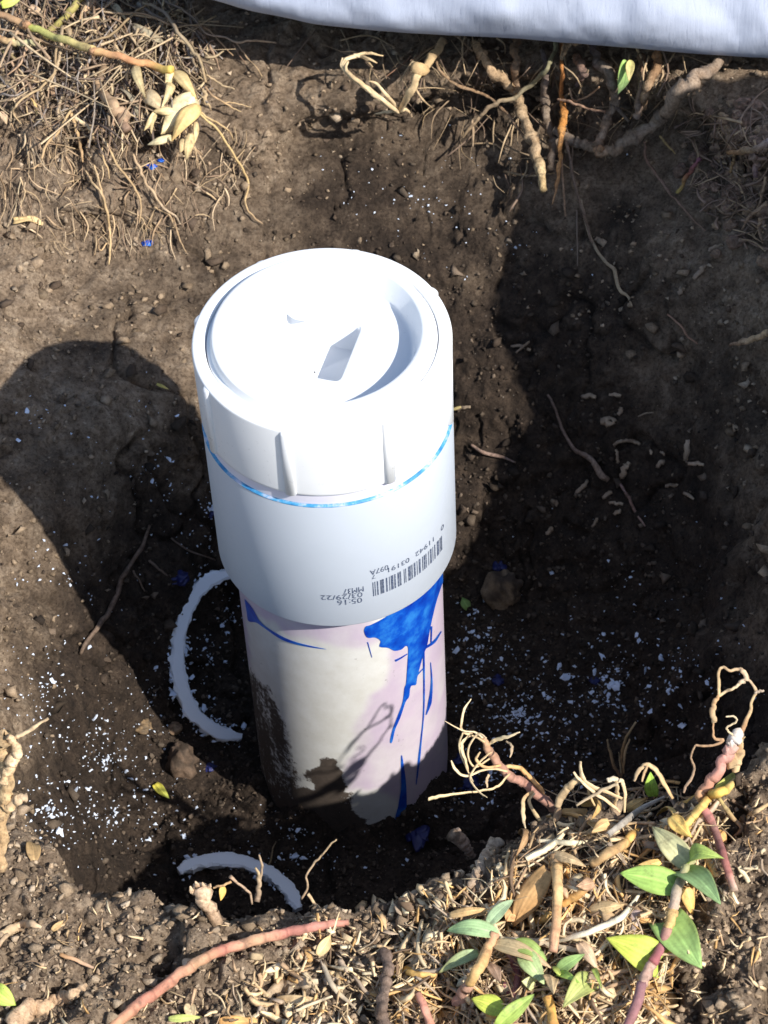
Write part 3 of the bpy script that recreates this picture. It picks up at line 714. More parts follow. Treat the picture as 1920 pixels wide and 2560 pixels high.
for i, (s_, w, nn) in enumerate(flakes[:290]):
    o = link('plastic_shaving', fmesh[i % 10]); o.location = w + nn * s_ * .25; o.scale = (s_,) * 3
    o.rotation_euler = (rng.normal(0, .4), rng.normal(0, .4), rng.uniform(0, 6.28))
    px = project(np.array([w]))[0]
    reg = ('on the ragged edge or beside the ring offcuts' if i in () else 'on the shaded floor between the pipe and the dry sprig' if px[0] > 930 and px[1] > 1250 and px[0] < 1220 else 'on the dark floor beyond the litter bank' if px[0] >= 1220 and px[1] > 1250 else
           'on the sloping wall behind the pipe cap' if px[1] < 700 else 'on the shaded wall beyond the coupling' if px[0] > 930 else 'on the floor round the large ring offcut' if px[0] > 340 and px[1] > 1190 and px[1] < 1720 else
           'in the shadow the cap throws on the wall' if px[1] < 1300 else 'near the short ring offcut behind the front rim' if px[0] > 400 else 'on the floor patch below the large ring offcut')
    tag(o, 'tiny irregular white plastic shaving ' + reg, 'plastic shaving', 'white plastic shavings ' + reg)
def scatter(items, var=.6, flat=(1, 1, .7)):
    V, F, C = [], [], []; n = 0; f0 = np.array(IF)
    for s_, w, nn, col in items:
        a = rng.uniform(0, 6.28); ca, sa = math.cos(a), math.sin(a)
        v = IV * (1 + var * rng.uniform(-1, 1, (12, 1))) * np.array(flat) * s_
        b = rng.uniform(-.7, .7); v = v @ np.array([[1, 0, 0], [0, math.cos(b), -math.sin(b)], [0, math.sin(b), math.cos(b)]]) @ np.array([[ca, -sa, 0], [sa, ca, 0], [0, 0, 1]])
        V.append(v + w); F.append(f0 + n); C.append(np.tile(col, (12, 1)) * (1 + .15 * rng.uniform(-1, 1, (12, 1)))); n += 12
    return np.vstack(V), np.vstack(F), np.clip(np.vstack(C), 0, 1)
V, F, C = scatter([(q[0], q[1] + q[2] * q[0] * .2, q[2], (.7, .75, .85)) for q in flakes[290:]], .75, (1.2, .85, .5))
tag(link('plastic_dust', fast_mesh('plastic_dust', V, F, M_FLAKE, smooth=False)), 'finest white plastic dust sprinkled over the pit floor', kind='stuff')

# ------------------------------------------------------------------ soil crumbs
def cloud(n, weight, smin, smax, cols, power=2.2, sink=.15):
    w = weight / weight.sum(); idx = rng.choice(len(P), n, p=w); it = []
    for k in idx:
        u = rng.random(); s_ = smin + (smax - smin) * u ** power
        pal = cols
        if cols is DAMPC and P[k, 2] + .30 * abs(P[k, 0] - .08) > -.175 + rng.normal(0, .025): pal = DRYC  # crumb tone follows the soil's painted sideways lightening
        c = np.array(pal[rng.integers(len(pal))]) * rng.uniform(.7, 1.2) * (.8 if pal is not cols else 1)
        it.append((s_, P[k] + N[k] * s_ * (1 - sink * 4) + rng.normal(0, .0004, 3), N[k], c))
    return scatter(it, .85, (1.1, .9, .75))
inview = (np.abs(X - .03) < .30) & (Y > -.40) & (Y < .45)
gw = inview & (P[:, 2] > -.165)
wt = np.where(gw & (Y < -.08), 1.0, 0) + np.where(gw & (Y >= -.08), .12, 0)
DRYC = [(.38, .29, .20), (.31, .235, .16), (.20, .15, .10), (.45, .36, .26), (.11, .08, .058), (.35, .265, .18)]
DAMPC = [(.075, .056, .042), (.05, .038, .028), (.10, .078, .058), (.034, .026, .02), (.15, .115, .085)]
V, F, C = cloud(26000, wt, .0004, .0021, DRYC, 4.0)
tag(link('soil_crumbs', fast_mesh('soil_crumbs', V, F, M_CRUMB, False, C)), 'loose dry soil crumbs on the ground round the pit', kind='stuff')
wt = np.where(inview & (P[:, 2] <= -.165), .6, 0) + np.where(inview & (P[:, 2] < -.30), 1.0, 0); wt = wt * (N[:, 2] > .1)
V, F, C = cloud(24000, wt, .00035, .0017, DAMPC, 4.0)
tag(link('damp_soil_crumbs', fast_mesh('damp_soil_crumbs', V, F, M_CRUMB, False, C)), 'dark damp soil crumbs on the floor and sides of the pit', kind='stuff')

wt = np.where(inview & (P[:, 2] <= -.15) & (P[:, 2] > -.33), 1.0, 0) + np.where(gw & (Y < -.08), 1.6, 0)
V, F, C = cloud(1500, wt, .0010, .0042, DAMPC, 2.0)
tag(link('soil_lumps', fast_mesh('soil_lumps', V, F, M_CRUMB, False, C)), 'broken soil lumps on the pit sides and the front rim', kind='stuff')
def clod(name, label, cat, k, at, size, col, col2=None, squash=(1, 1, .75), lift=.3, mat=None, sub=3, rough=.28, group=None):
    c = ground_at(fr(k, [at])[0], 0); n_ = 18; m_ = 26
    a, b = np.meshgrid(np.linspace(0, math.pi, n_), np.linspace(0, 2 * math.pi, m_, endpoint=False), indexing='ij')
    d = np.stack([np.sin(a) * np.cos(b), np.sin(a) * np.sin(b), np.cos(a)], -1).reshape(-1, 3); sd_ = rng.uniform(0, 90)
    r_ = 1 + rough * fbm(d * 1.3 + sd_, 1.6, 4, 7) * 2; w1_, _i = worley(d + sd_, 3.2, 5); r_ += .10 * (1 - w1_)
    v = d * r_[:, None] * size * np.array(squash); i, j = np.meshgrid(np.arange(n_ - 1), np.arange(m_), indexing='ij'); j2 = (j + 1) % m_
    f = np.stack([i * m_ + j, (i + 1) * m_ + j, (i + 1) * m_ + j2, i * m_ + j2], -1).reshape(-1, 4)
    k_ = np.clip(.5 + 1.8 * fbm(d + sd_, 2.4, 3, 3), 0, 1)[:, None]; cc = np.array(col) * (1 - k_) + np.array(col2 or col) * k_
    me = fast_mesh(name, v, f, mat or M_CRUMB, True, cc); o = link(name, me); o.location = c + np.array([0, 0, size * lift]); return tag(o, label, cat, group)
clod('soil_clod', 'rounded soil clod with a pale scraped face near the pipe on the shaded floor', 'clod', 'D', (1088, 1285), .0125, (.06, .045, .035), (.24, .18, .12), (.9, .8, 1.1))
clod('soil_clod', 'brown knobbly soil clod on the lit floor below the large ring offcut', 'clod', 'D', (392, 1652), .0105, (.06, .045, .034), (.15, .105, .075), (.85, .9, 1.1))
clod('soil_clod', 'small tan clod close to the lower end of the large ring offcut', 'clod', 'D', (378, 1577), .0042, (.30, .22, .14), (.22, .15, .1))
clod('soil_clod', 'pale tan crumb lump among the shavings on the lit floor', 'clod', 'D', (306, 1572), .0055, (.26, .18, .1), (.12, .09, .06), (1.1, .9, .6))
for i, (at, s_, lab) in enumerate([((386, 1250), .0050, 'blue stained soil lump beside the top end of the large ring offcut'), ((1078, 1222), .0040, 'blue stained soil lump behind the pale faced clod'), ((455, 1655), .0034, 'blue stained crumb near the brown knobbly clod'),
                                ((1010, 1690), .0060, 'dark blue stained soil patch under the tangled dry sprig'), ((1075, 1470), .0030, 'small blue stained crumb among shavings beside the pipe'), ((990, 1640), .0035, 'dark blue crumb close against the pipe foot'), ((1285, 1470), .0026, 'tiny blue stained crumb on the open pit floor'), ((905, 1790), .0075, 'long dark blue primer puddle at the foot of the pipe'), ((455, 1110), .0028, 'tiny blue crumb touching the coupling side')]):
    clod('primer_stained_lump', lab, 'lump', 'D', at, s_, (.01, .03, .3), (.02, .02, .12), (1, 1, .45) if i != 7 else (.75, 1.5, .15), .0, M_NAVY, rough=.5)
for at, s_, lab in (((327, 362), .0030, 'bright blue primer speck just below the pale husk on the lit wall'), ((318, 528), .0030, 'bright blue primer speck lower on the lit wall'), ((348, 348), .0018, 'tiny bright blue speck higher on the lit wall'), ((430, 1296), .0022, 'blue primer dab on the large ring offcut')):
    clod('primer_speck', lab, 'speck', 'D', at, s_, (.02, .1, .6), None, (1.2, .8, .5), .3 if s_ != .0022 else 3.2, M_BLUE)
# knobbly dry soil lump full of nodules in the back right corner
ncol = [(.24, .17, .12), (.40, .29, .19), (.30, .2, .15), (.17, .12, .09)]
for i in range(110):
    at = (1600 + rng.normal(0, .5) * 110, 390 + rng.normal(0, .5) * 150); s_ = float(rng.uniform(.0018, .0052))
    if at[0] > 1665: continue
    clod('soil_nodule', 'small rounded brown soil nodule in the knobbly lump near the back corner', 'nodule', 'D', at, s_, ncol[i % 4], ncol[(i + 1) % 4], (1, .8, .9), .5, group='soil nodules clustered by the back corner')

# ------------------------------------------------------------------ woody roots and fibres hanging from the back rim
g4 = 'roots hanging from the back rim'
def root(label, k, pts, w, cols, lift=.02, name='woody_root', cat='root', knob=.25, mat=None, group=g4, **kw):
    return single(name, label, cat, k, pts, np.array(w) * .98, np.array(cols) * .9, lift, mat=mat or M_ROOT, group=group, knob=knob, wob=kw.pop('wob', .5), rvar=.22, sides=11, n=kw.pop('n', 26) * 2, **kw)
GR = (.21, .165, .125); GP = (.145, .11, .105); LT = (.38, .28, .175)
root('thick tan root dropping straight to a split pale tip below the sheet', 4, [(660, 150), (690, 190), (740, 255), (800, 315), (822, 375), (848, 455), (880, 550), (900, 640)], [26, 34, 36, 40, 42, 40, 40, 26], [TAN, TAN, LT, LT, LT, (.5, .38, .2)], [.006, .02, .03, .03], n=60)
root('short straight brown root meeting the thick tan root from above', 4, [(800, 130), (804, 210), (804, 310)], [30, 32, 28], [BROWN, (.30, .21, .14)], [.012, .028])
root('grey bent root running down beside the thick tan root', 4, [(890, 170), (905, 250), (900, 330), (912, 410), (932, 480), (915, 575)], [18, 26, 34, 36, 34, 24], [GP, GR, GR], [.01, .025, .03], n=44)
root('longest knobbly grey root sweeping from the sheet down to the hollow', 4, [(1540, 180), (1510, 205), (1440, 252), (1375, 312), (1290, 400), (1205, 470), (1130, 505), (1085, 512)], [20, 34, 42, 52, 46, 44, 40, 34], [GR, (.27, .21, .16), (.30, .23, .17), GR, GR, (.36, .24, .15)], [.008, .03, .035, .03], n=70, knob=.45)
root('grey root linking the bent grey root to the foot of the knobbly one', 4, [(930, 440), (1000, 480), (1060, 500), (1100, 512)], [34, 36, 30, 26], [GR, GR, (.42, .26, .15)], [.03, .032], n=30)
root('upright forked grey root rising from the foot of the knobbly root', 4, [(1065, 150), (1085, 210), (1125, 262), (1132, 350), (1110, 425), (1085, 500)], [24, 34, 38, 36, 36, 34], [GP, GR, GR, (.33, .24, .17)], [.008, .025, .03], n=44, knob=.35)
root('orange brown root stub standing beside the green leaf', 4, [(1290, 190), (1275, 235), (1250, 300), (1235, 365)], [34, 34, 30, 26], [(.34, .18, .08), (.30, .20, .12), (.24, .17, .11)], [.012, .03])
root('dull brown root stub next to the orange brown stub', 4, [(1232, 190), (1228, 280), (1216, 400)], [28, 30, 26], [BROWN, (.24, .18, .14)], [.012, .028])
root('short grey side root angled down from the forked root', 4, [(1128, 330), (1150, 365), (1190, 415)], [20, 18, 14], [GP, GR], [.03, .024])
root('bright orange root fibre hanging straight beside the bent grey root', 4, [(958, 150), (960, 230), (958, 310), (968, 370), (958, 440)], [12, 14, 15, 26, 30], [(.40, .17, .05), (.42, .18, .06), (.55, .26, .07)], [.014, .034], knob=0)
root('split orange fibre tail below the orange root', 4, [(958, 430), (952, 520), (945, 610), (925, 695)], [24, 16, 14, 5], [(.5, .25, .08), (.36, .22, .12)], [.034, .022], name='root_fibre', knob=0)
root('pale grey green runner curving from the sheet across the tan root', 4, [(938, 130), (932, 180), (905, 240), (865, 278), (800, 330), (740, 352), (690, 385), (655, 425), (620, 470)], [15, 16, 17, 17, 16, 16, 14, 12, 8], [(.24, .23, .13), (.26, .24, .15), (.30, .22, .14), (.34, .24, .14)], [.014, .04, .04, .02], n=60, knob=.1, mat=M_FIBRE)
root('thin tan root zigzagging from the straw towards the runner', 4, [(540, 180), (538, 230), (600, 288), (690, 318), (735, 350), (790, 408), (835, 475)], [10, 12, 12, 11, 10, 10, 6], [(.36, .25, .15), (.3, .2, .13)], [.012, .026, .022], n=50, knob=.1)
root('tan arching root stub just under the hem of the sheet', 4, [(1055, 132), (1010, 140), (975, 162), (955, 200)], [20, 24, 24, 14], [TAN, LT, TAN], [.012, .034], knob=.1)
root('dark fine fibre falling from the root bundle down the wall', 4, [(975, 480), (990, 560), (1005, 640), (1030, 720), (1050, 790), (1062, 830)], [12, 11, 11, 9, 8, 6], [(.22, .16, .12), (.18, .13, .10)], [.03, .012, .004], name='root_fibre', n=40, knob=0)
root('short straight fibre ending beside the orange tail', 4, [(955, 510), (960, 620), (970, 735)], [9, 9, 5], [(.3, .2, .13)], [.03, .012], name='root_fibre', knob=0)
root('curled fine fibre looping between the grey roots', 4, [(985, 300), (1000, 340), (1050, 325), (1085, 295)], [9, 9, 8, 6], [(.36, .24, .15)], .03, name='root_fibre', knob=0)
root('fine fibre stretched across the middle of the root bundle', 4, [(945, 340), (1000, 350), (1050, 372), (1105, 380)], [9, 10, 9, 8], [(.3, .19, .13)], .033, name='root_fibre', knob=0)
root('brown fibre descending from the knobbly root to the corner lump', 4, [(1240, 480), (1245, 540), (1290, 610), (1330, 660), (1380, 720), (1445, 785)], [9, 11, 11, 10, 9, 6], [(.2, .13, .1), (.22, .15, .11)], [.02, .008, .006], name='root_fibre', n=40, knob=0)
root('purple tipped yellow green shoot poking from the wall', 4, [(1352, 660), (1375, 615), (1400, 575), (1428, 538)], [16, 16, 16, 14], [(.42, .33, .10), (.26, .10, .06), (.22, .09, .13)], [.004, .02], name='plant_shoot', cat='shoot', group=None, knob=.1, mat=M_FIBRE)
root('short pale splinter hanging inside the dark hollow', 4, [(1290, 462), (1315, 490), (1345, 524)], [9, 9, 6], [(.4, .3, .14)], .012, name='root_fibre', knob=0)
root('thin dark fibre slanting down towards the frayed straw', 4, [(445, 190), (415, 220), (360, 262)], [6, 7, 5], [(.2, .12, .08)], .006, name='root_fibre', knob=0)
root('short twig splinter just beneath the hem beside the thick tan root', 4, [(590, 112), (620, 140), (655, 175)], [8, 9, 6], [(.32, .22, .14)], .012, name='root_fibre', knob=0)
root('stubby dark root nub between the two stubs and the sheet', 4, [(1005, 190), (1030, 240), (1015, 285)], [26, 30, 20], [(.25, .15, .10), GP], [.01, .02])
root('forked tan root sticking out of the corner lump', 4, [(1665, 485), (1620, 505), (1580, 516), (1525, 520)], [30, 24, 22, 14], [(.30, .22, .2), (.34, .25, .16), (.42, .24, .12)], [.03, .03, .02], group=None)
root('small spur root pointing down from the corner fork', 4, [(1545, 520), (1540, 550), (1532, 588)], [14, 13, 8], [(.36, .24, .12)], .02, group=None)
root('pinkish root lobe drooping from the corner lump', 4, [(1605, 530), (1622, 560), (1614, 605)], [20, 24, 16], [(.4, .3, .24), (.3, .2, .2)], .018, group=None)
for pts, lab in (([(1650, 600), (1640, 660), (1620, 720)], 'straight fibre'), ([(1660, 690), (1600, 730), (1570, 780)], 'slanting fibre'), ([(1635, 740), (1630, 780), (1640, 820)], 'lowest dark root end')):
    root(lab + ' dangling at the lower edge of the corner lump', 4, pts, [14, 12, 7], [(.36, .25, .16), (.26, .18, .12)], [.02, .015], name='root_fibre', group=None, knob=.1)
mb = MB(); b, t_ = along(4, [(1168, 204), (1150, 326)], [.03, .042]); leaf(mb, b, t_, .0095, norm(CAM - b + RT * .9), GREEN, BLUEG, heart=.05, fold=.15)
tag(mb.build('green_leaf', M_LEAF), 'single narrow green leaf hanging among the grey roots', 'leaf')
mb = MB(); b, t_ = along(4, [(1192, 204), (1186, 275)], [.03, .036]); leaf(mb, b, t_, .0055, norm(CAM - b), (.35, .32, .12), (.4, .3, .14), heart=.05)
tag(mb.build('withered_leaf', M_DRYLEAF), 'small withered yellowish leaf beside the narrow green leaf', 'leaf')

# the bent straw hanging at the middle of the back rim
straw = empty('bent_straw', along(4, [(555, 140)], .03)[0], 'pale dry straw bent in a V hanging above the pit wall', 'straw')
mb = MB(); tube(mb, along(4, [(558, 135), (520, 195), (480, 240), (440, 315), (405, 382)], [.012, .05, .05]), np.array([30, 34, 30, 28, 20]) * MM[4] * .5, [TAN, STRAW, STRAW, CREAM], flat=.6, n=34, knob=.2); mb.build('stem', M_FIBRE, straw)
for s_ in range(4):
    o_ = np.array([s_ * 7 - 10, s_ * 5 - 8]); pts = [np.array(p) + o_ * w for p, w in (((402, 382), .4), ((345, 340), 1), ((295, 300), 1), ((245, 262), 1), ((216, 232), .8), ((222, 203), .8))]
    mb = MB(); tube(mb, along(4, pts, [.05, .052, .05]), np.array([16, 17, 18, 16, 13, 8]) * MM[4] * .5, [CREAM, STRAW, CREAM], flat=.35, n=40, roll=rng.uniform(-.6, .6)); mb.build('blade', M_FIBRE, straw)
for pts in ([(222, 204), (270, 184), (310, 182), (352, 190)], [(220, 202), (265, 190), (305, 200), (330, 215)], [(250, 188), (285, 196), (315, 228)], [(402, 376), (425, 372), (443, 384)], [(400, 378), (370, 380), (322, 388)], [(475, 225), (450, 215), (470, 250)], [(405, 378), (360, 320), (330, 285), (300, 275)]):
    mb = MB(); tube(mb, along(4, pts, .05), np.array([13, 13, 11, 4]) * MM[4] * .5, [CREAM, STRAW], flat=.35, n=16); mb.build('blade', M_FIBRE, straw)
mb = MB(); cc_ = along(4, [(462, 232), (492, 240)], .05); tube(mb, [cc_[0], cc_.mean(0), cc_[1]], [.0018, .0045, .0020], [STRAW, (.5, .32, .14)], n=12, wob=.6); mb.build('knot', M_FIBRE, straw)
# ------------------------------------------------------------------ mat of roots, stems and husks on the back left rim
g3 = 'roots trailing from the back rim mat'
def trail(label, pts, w, cols=((.50, .36, .19), (.42, .29, .16)), lift=(.012, .005), name='trailing_root', **kw):
    return single(name, label, 'root', 3, pts, w, cols, list(lift), mat=M_FIBRE, group=g3, wob=.7, **kw)
stemm = empty('plant_runner', along(3, [(0, 90)], .03)[0], 'long jointed green to peach runner stem lying over the root mat', 'stem')
mb = MB(); tube(mb, along(3, [(-40, 70), (60, 105), (150, 145)], [.03, .03]), np.array([44, 46, 48]) * MM[3] * .5, [(.36, .22, .13), (.40, .26, .14)], n=12); mb.build('internode', M_FIBRE, stemm)
mb = MB(); tube(mb, along(3, [(150, 140), (270, 192), (400, 240), (535, 292)], [.03, .034, .032]), np.array([46, 50, 50, 54]) * MM[3] * .5, [(.34, .37, .09), (.42, .40, .15), (.52, .40, .18)], n=24); mb.build('internode', M_FIBRE, stemm)
mb = MB(); tube(mb, along(3, [(535, 290), (700, 330), (860, 372), (985, 402)], [.032, .034, .034]), np.array([52, 46, 50, 54]) * MM[3] * .5, [(.58, .38, .18), (.52, .28, .15), (.56, .30, .14), (.62, .48, .12)], n=24); mb.build('internode', M_FIBRE, stemm)
for p in ((150, 142), (535, 291)):
    c3 = along(3, [(p[0] - 14, p[1] - 6), p, (p[0] + 14, p[1] + 6)], .032); mb = MB(); tube(mb, c3, np.array([48, 62, 48]) * MM[3] * .5, [(.38, .22, .12)], n=8, wob=.2); mb.build('joint', M_FIBRE, stemm)
single('plant_runner', 'olive runner stem rising behind the long jointed runner', 'stem', 3, [(250, 220), (320, 150), (400, 70), (480, -20)], [42, 46, 48, 48], [(.24, .20, .08), OLIVE, (.40, .34, .12)], [.014, .02], knob=.15)
single('plant_runner', 'short peach and pale green runner stem beneath the long jointed runner', 'stem', 3, [(-20, 215), (50, 240), (110, 250), (190, 250), (275, 255)], [44, 42, 40, 40, 36], [PEACH, (.56, .42, .22), (.42, .42, .24), (.48, .34, .18)], .02, knob=.2)
single('plant_runner', 'dull olive stem end low at the frame edge of the root mat', 'stem', 3, [(-10, 285), (40, 310), (90, 340)], [30, 32, 22], [OLIVE, (.2, .16, .08)], .014)
T1 = (.30, .22, .13); T2 = (.42, .31, .18)
trail('tan root curving down from the long runner towards the lit wall', [(330, 250), (322, 350), (298, 440), (240, 500), (170, 540), (95, 600), (78, 650), (122, 712)], [17, 17, 17, 16, 16, 15, 13, 9], (T1, T2, T2), (.025, .03, .018), n=60)
trail('slender brown root rising behind the runner to the top', [(440, 245), (560, 232), (660, 185), (735, 110), (800, 60), (850, 25)], [16, 17, 17, 16, 15, 14], ((.26, .19, .11), T1), (.022, .03), n=44)
trail('grey brown root arching down to the pale husk', [(815, 20), (890, 40), (960, 80), (1020, 180), (1100, 270), (1150, 350), (1185, 470)], [22, 24, 24, 25, 25, 23, 18], (T1, (.20, .16, .13), (.34, .27, .17), T2), (.025, .035, .022), n=60)
trail('long thin root reaching furthest along the dark strip below the sheet', [(920, -5), (1040, 45), (1130, 120), (1190, 190), (1290, 215), (1360, 243), (1440, 232), (1510, 236), (1595, 246)], [15, 15, 14, 13, 13, 13, 15, 14, 8], ((.22, .17, .13), (.3, .22, .16), (.5, .35, .22)), (.022, .024, .014), n=70)
trail('thin root forking down from the grey root to the lit wall', [(1030, 150), (1120, 148), (1200, 175), (1270, 245), (1342, 322)], [12, 12, 11, 10, 6], ((.26, .18, .12), (.42, .28, .16)), (.022, .012), n=40)
trail('fine pale root tip bending below the longest thin root', [(1360, 245), (1400, 300), (1435, 345), (1480, 390), (1512, 442)], [9, 10, 10, 9, 6], ((.3, .2, .13), (.52, .38, .22)), (.014, .005), n=34)
trail('fine short root tip beside the fine pale tip', [(1345, 255), (1375, 310), (1420, 370)], [7, 7, 4], ((.28, .18, .12),), (.012, .005))
trail('wiry yellow root trailing lowest down the middle of the lit wall', [(1130, 635), (1190, 690), (1250, 745), (1330, 870), (1400, 980), (1432, 1060), (1412, 1165), (1450, 1240), (1515, 1290)], [17, 16, 16, 15, 15, 14, 13, 12, 8], ((.56, .42, .20), (.50, .36, .17), (.36, .25, .15)), (.022, .008, .005), n=80)
trail('forked pale root beside the wiry yellow root', [(1140, 640), (1200, 680), (1260, 712), (1320, 755), (1345, 810)], [13, 12, 12, 11, 6], ((.54, .40, .2), (.44, .31, .17)), (.02, .008), n=36)
trail('pale root bending out from the husk towards the open wall', [(1185, 430), (1225, 455), (1275, 485), (1310, 498), (1352, 512)], [12, 13, 13, 12, 7], ((.46, .34, .2), (.55, .42, .26)), (.02, .01), n=34)
trail('hairy branched root out on the open wall', [(1180, 500), (1240, 560), (1310, 602), (1350, 625), (1390, 645)], [14, 14, 12, 10, 6], ((.4, .26, .15), (.5, .37, .2)), (.018, .008), n=34)
trail('second hairy branch reaching beyond the hairy root', [(1290, 590), (1340, 590), (1400, 605), (1450, 618)], [10, 9, 7, 4], ((.5, .36, .2),), (.01, .004))
trail('dead root drooping under the hairy root like a hook', [(1175, 520), (1190, 580), (1215, 640)], [24, 24, 8], (T2, T2), (.02, .01), flat=.5)
trail('thick knotted brown root at the heart of the mat', [(590, 395), (575, 460), (570, 520), (640, 600), (700, 680), (745, 755)], [52, 56, 60, 70, 74, 56], ((.22, .15, .09), (.33, .23, .14), (.42, .29, .18), (.3, .2, .14)), (.018, .022), knob=.25, n=44)
trail('straight root slanting down from a hairy knot to the lit wall', [(412, 640), (345, 750), (300, 800), (258, 860), (232, 935), (190, 965), (130, 975)], [17, 17, 16, 15, 14, 12, 7], ((.5, .35, .18), (.48, .33, .19)), (.022, .010, .004), n=50)
trail('flat root strip hanging straight from the hairy knot', [(412, 650), (432, 720), (452, 800), (470, 870), (480, 935)], [18, 20, 22, 20, 10], ((.48, .33, .17), (.42, .28, .15)), (.022, .008), flat=.5, n=34)
trail('short broad straw piece angled out of the hairy knot', [(420, 660), (480, 705), (540, 760)], [24, 28, 16], (CREAM, STRAW), (.022, .02), flat=.35)
trail('dry hooked strip beneath the broad straw piece', [(545, 770), (515, 820), (498, 860), (525, 905)], [22, 24, 18, 8], (STRAW, CREAM), (.016, .008), flat=.4)
trail('long root running down the lit wall under the mat centre', [(610, 815), (650, 890), (690, 970), (760, 1060), (800, 1120), (815, 1190), (803, 1285)], [12, 15, 15, 14, 14, 13, 7], ((.5, .36, .19), (.40, .28, .16)), (.012, .004), n=60)
trail('double kinked root running down beside the long wall root', [(765, 890), (810, 980), (845, 1055), (920, 1165), (965, 1215), (1010, 1240), (1036, 1290)], [14, 18, 18, 17, 15, 14, 7], ((.48, .34, .2), (.5, .4, .28)), (.012, .004), n=60)
trail('thin tail root ending lowest near the cap', [(885, 1190), (970, 1235), (1010, 1310), (1040, 1390), (1072, 1455)], [11, 12, 11, 10, 6], ((.46, .33, .19),), (.005, .004), n=40)
trail('pair root hugging the crack in the lit wall', [(492, 980), (540, 1060), (582, 1115), (612, 1210), (634, 1330), (634, 1430), (628, 1525)], [12, 16, 17, 17, 16, 14, 8], ((.46, .33, .19), (.52, .38, .2)), (.008, .004), n=60)
trail('straighter twin of the pair root by the wall crack', [(545, 950), (572, 1040), (590, 1130), (608, 1220)], [14, 14, 13, 8], ((.5, .36, .2),), (.008, .004), n=34)
trail('frayed root ends fanning at the foot of the pair root', [(620, 1400), (580, 1440), (560, 1400), (545, 1470)], [10, 9, 8, 4], ((.5, .34, .18),), (.004, .004), n=26)
trail('thin root leaving the tan curving root to the wall', [(160, 545), (155, 620), (170, 670), (195, 705)], [9, 9, 8, 5], ((.5, .37, .2),), (.02, .008))
trail('looped pale roots near the frame edge of the mat', [(110, 400), (150, 450), (200, 470), (270, 465), (300, 450)], [14, 14, 12, 10, 6], ((.5, .38, .22), (.42, .3, .17)), (.022, .024), n=34)
trail('fine root crossing the pale root patch on the wall', [(60, 970), (140, 980), (190, 1050), (260, 1090), (340, 1120)], [8, 8, 8, 7, 4], ((.55, .4, .25),), (.004, .004), n=34)
trail('fine root wandering down at the frame edge', [(120, 1040), (100, 1130), (85, 1220), (40, 1310)], [7, 7, 6, 4], ((.5, .4, .26),), (.004, .004), n=34)
trail('hair root dropping from the middle of the knotted root', [(590, 850), (600, 920), (625, 980), (632, 1030)], [10, 11, 10, 6], ((.48, .34, .18),), (.01, .005))
# husks
husk = empty('bulb_husk', along(3, [(1080, 640)], .02)[0], 'pale cream torn bulb husk with papery sheaths, brightest in the mat', 'husk')
for b, t_, w, c1, c2, fo in (((1000, 400), (955, 500), 60, CREAM, STRAW, .3), ((985, 470), (935, 615), 46, STRAW, CREAM, .3), ((1005, 405), (1130, 560), 62, STRAW, (.62, .42, .2), .35), ((1125, 555), (930, 770), 130, (.78, .66, .44), CREAM, .5), ((1140, 600), (990, 805), 84, (.66, .45, .2), (.6, .38, .16), .4),
                          ((775, 370), (835, 560), 50, (.40, .32, .22), STRAW, .3), ((830, 530), (960, 650), 74, (.58, .42, .28), (.66, .50, .34), .3), ((1000, 640), (880, 640), 40, CREAM, STRAW, .3), ((900, 640), (830, 755), 34, CREAM, STRAW, .3), ((890, 640), (870, 770), 26, STRAW, TAN, .3), ((990, 790), (845, 835), 36, CREAM, (.72, .62, .42), .3), ((960, 780), (985, 810), 30, STRAW, CREAM, .3), ((1100, 770), (1072, 925), 46, STRAW, TAN, .3), ((1060, 800), (1040, 880), 36, (.4, .28, .17), TAN, .3), ((1130, 700), (1120, 830), 30, TAN, STRAW, .3)):
    b3, t3 = along(3, [b, t_], [.026, .028]); c1 = tuple(np.array(c1) * .74); c2 = tuple(np.array(c2) * .66); mb = MB(); leaf(mb, b3, t3, 1.35 * w * MM[3], norm(norm(CAM - b3) + .35 * RT * rng.uniform(-1, 1)), c1, c2, fold=-fo, droop=.16, heart=.15, wave=.09, nu=12, nv=6); mb.build('sheath', M_DRYLEAF, husk)
for k in range(9):
    x = 1085 + rng.normal(0, 45); y = 740 + rng.normal(0, 20); mb = MB(); tube(mb, along(3, [(x, y), (x + rng.normal(0, 25), y + 80), (x + rng.normal(20, 30), y + 160 + rng.uniform(0, 60))], [.018, .008]), np.array([9, 8, 4]) * MM[3] * .5, [STRAW, TAN], n=16, sides=5); mb.build('rootlet', M_FIBRE, husk)
mb = MB(); b3, t3 = along(3, [(80, 1270), (250, 1285)], .003); leaf(mb, b3, t3, 78 * MM[3], normal_at(fr(3, [(150, 1270)])[0]), (.55, .38, .19), (.62, .46, .26), heart=.3, wave=.16, fold=.1)
tag(mb.build('dead_leaf', M_DRYLEAF), 'torn tan leaf scrap pressed on the sunlit wall', 'leaf')
mb = MB(); b3, t3 = along(3, [(10, 30), (125, -15)], .03); leaf(mb, b3, t3, 62 * MM[3], norm(CAM - b3), LIME, (.44, .52, .16), heart=.3)
tag(mb.build('green_leaf', M_LEAF), 'bright lime leaf at the very corner of the root mat', 'leaf')
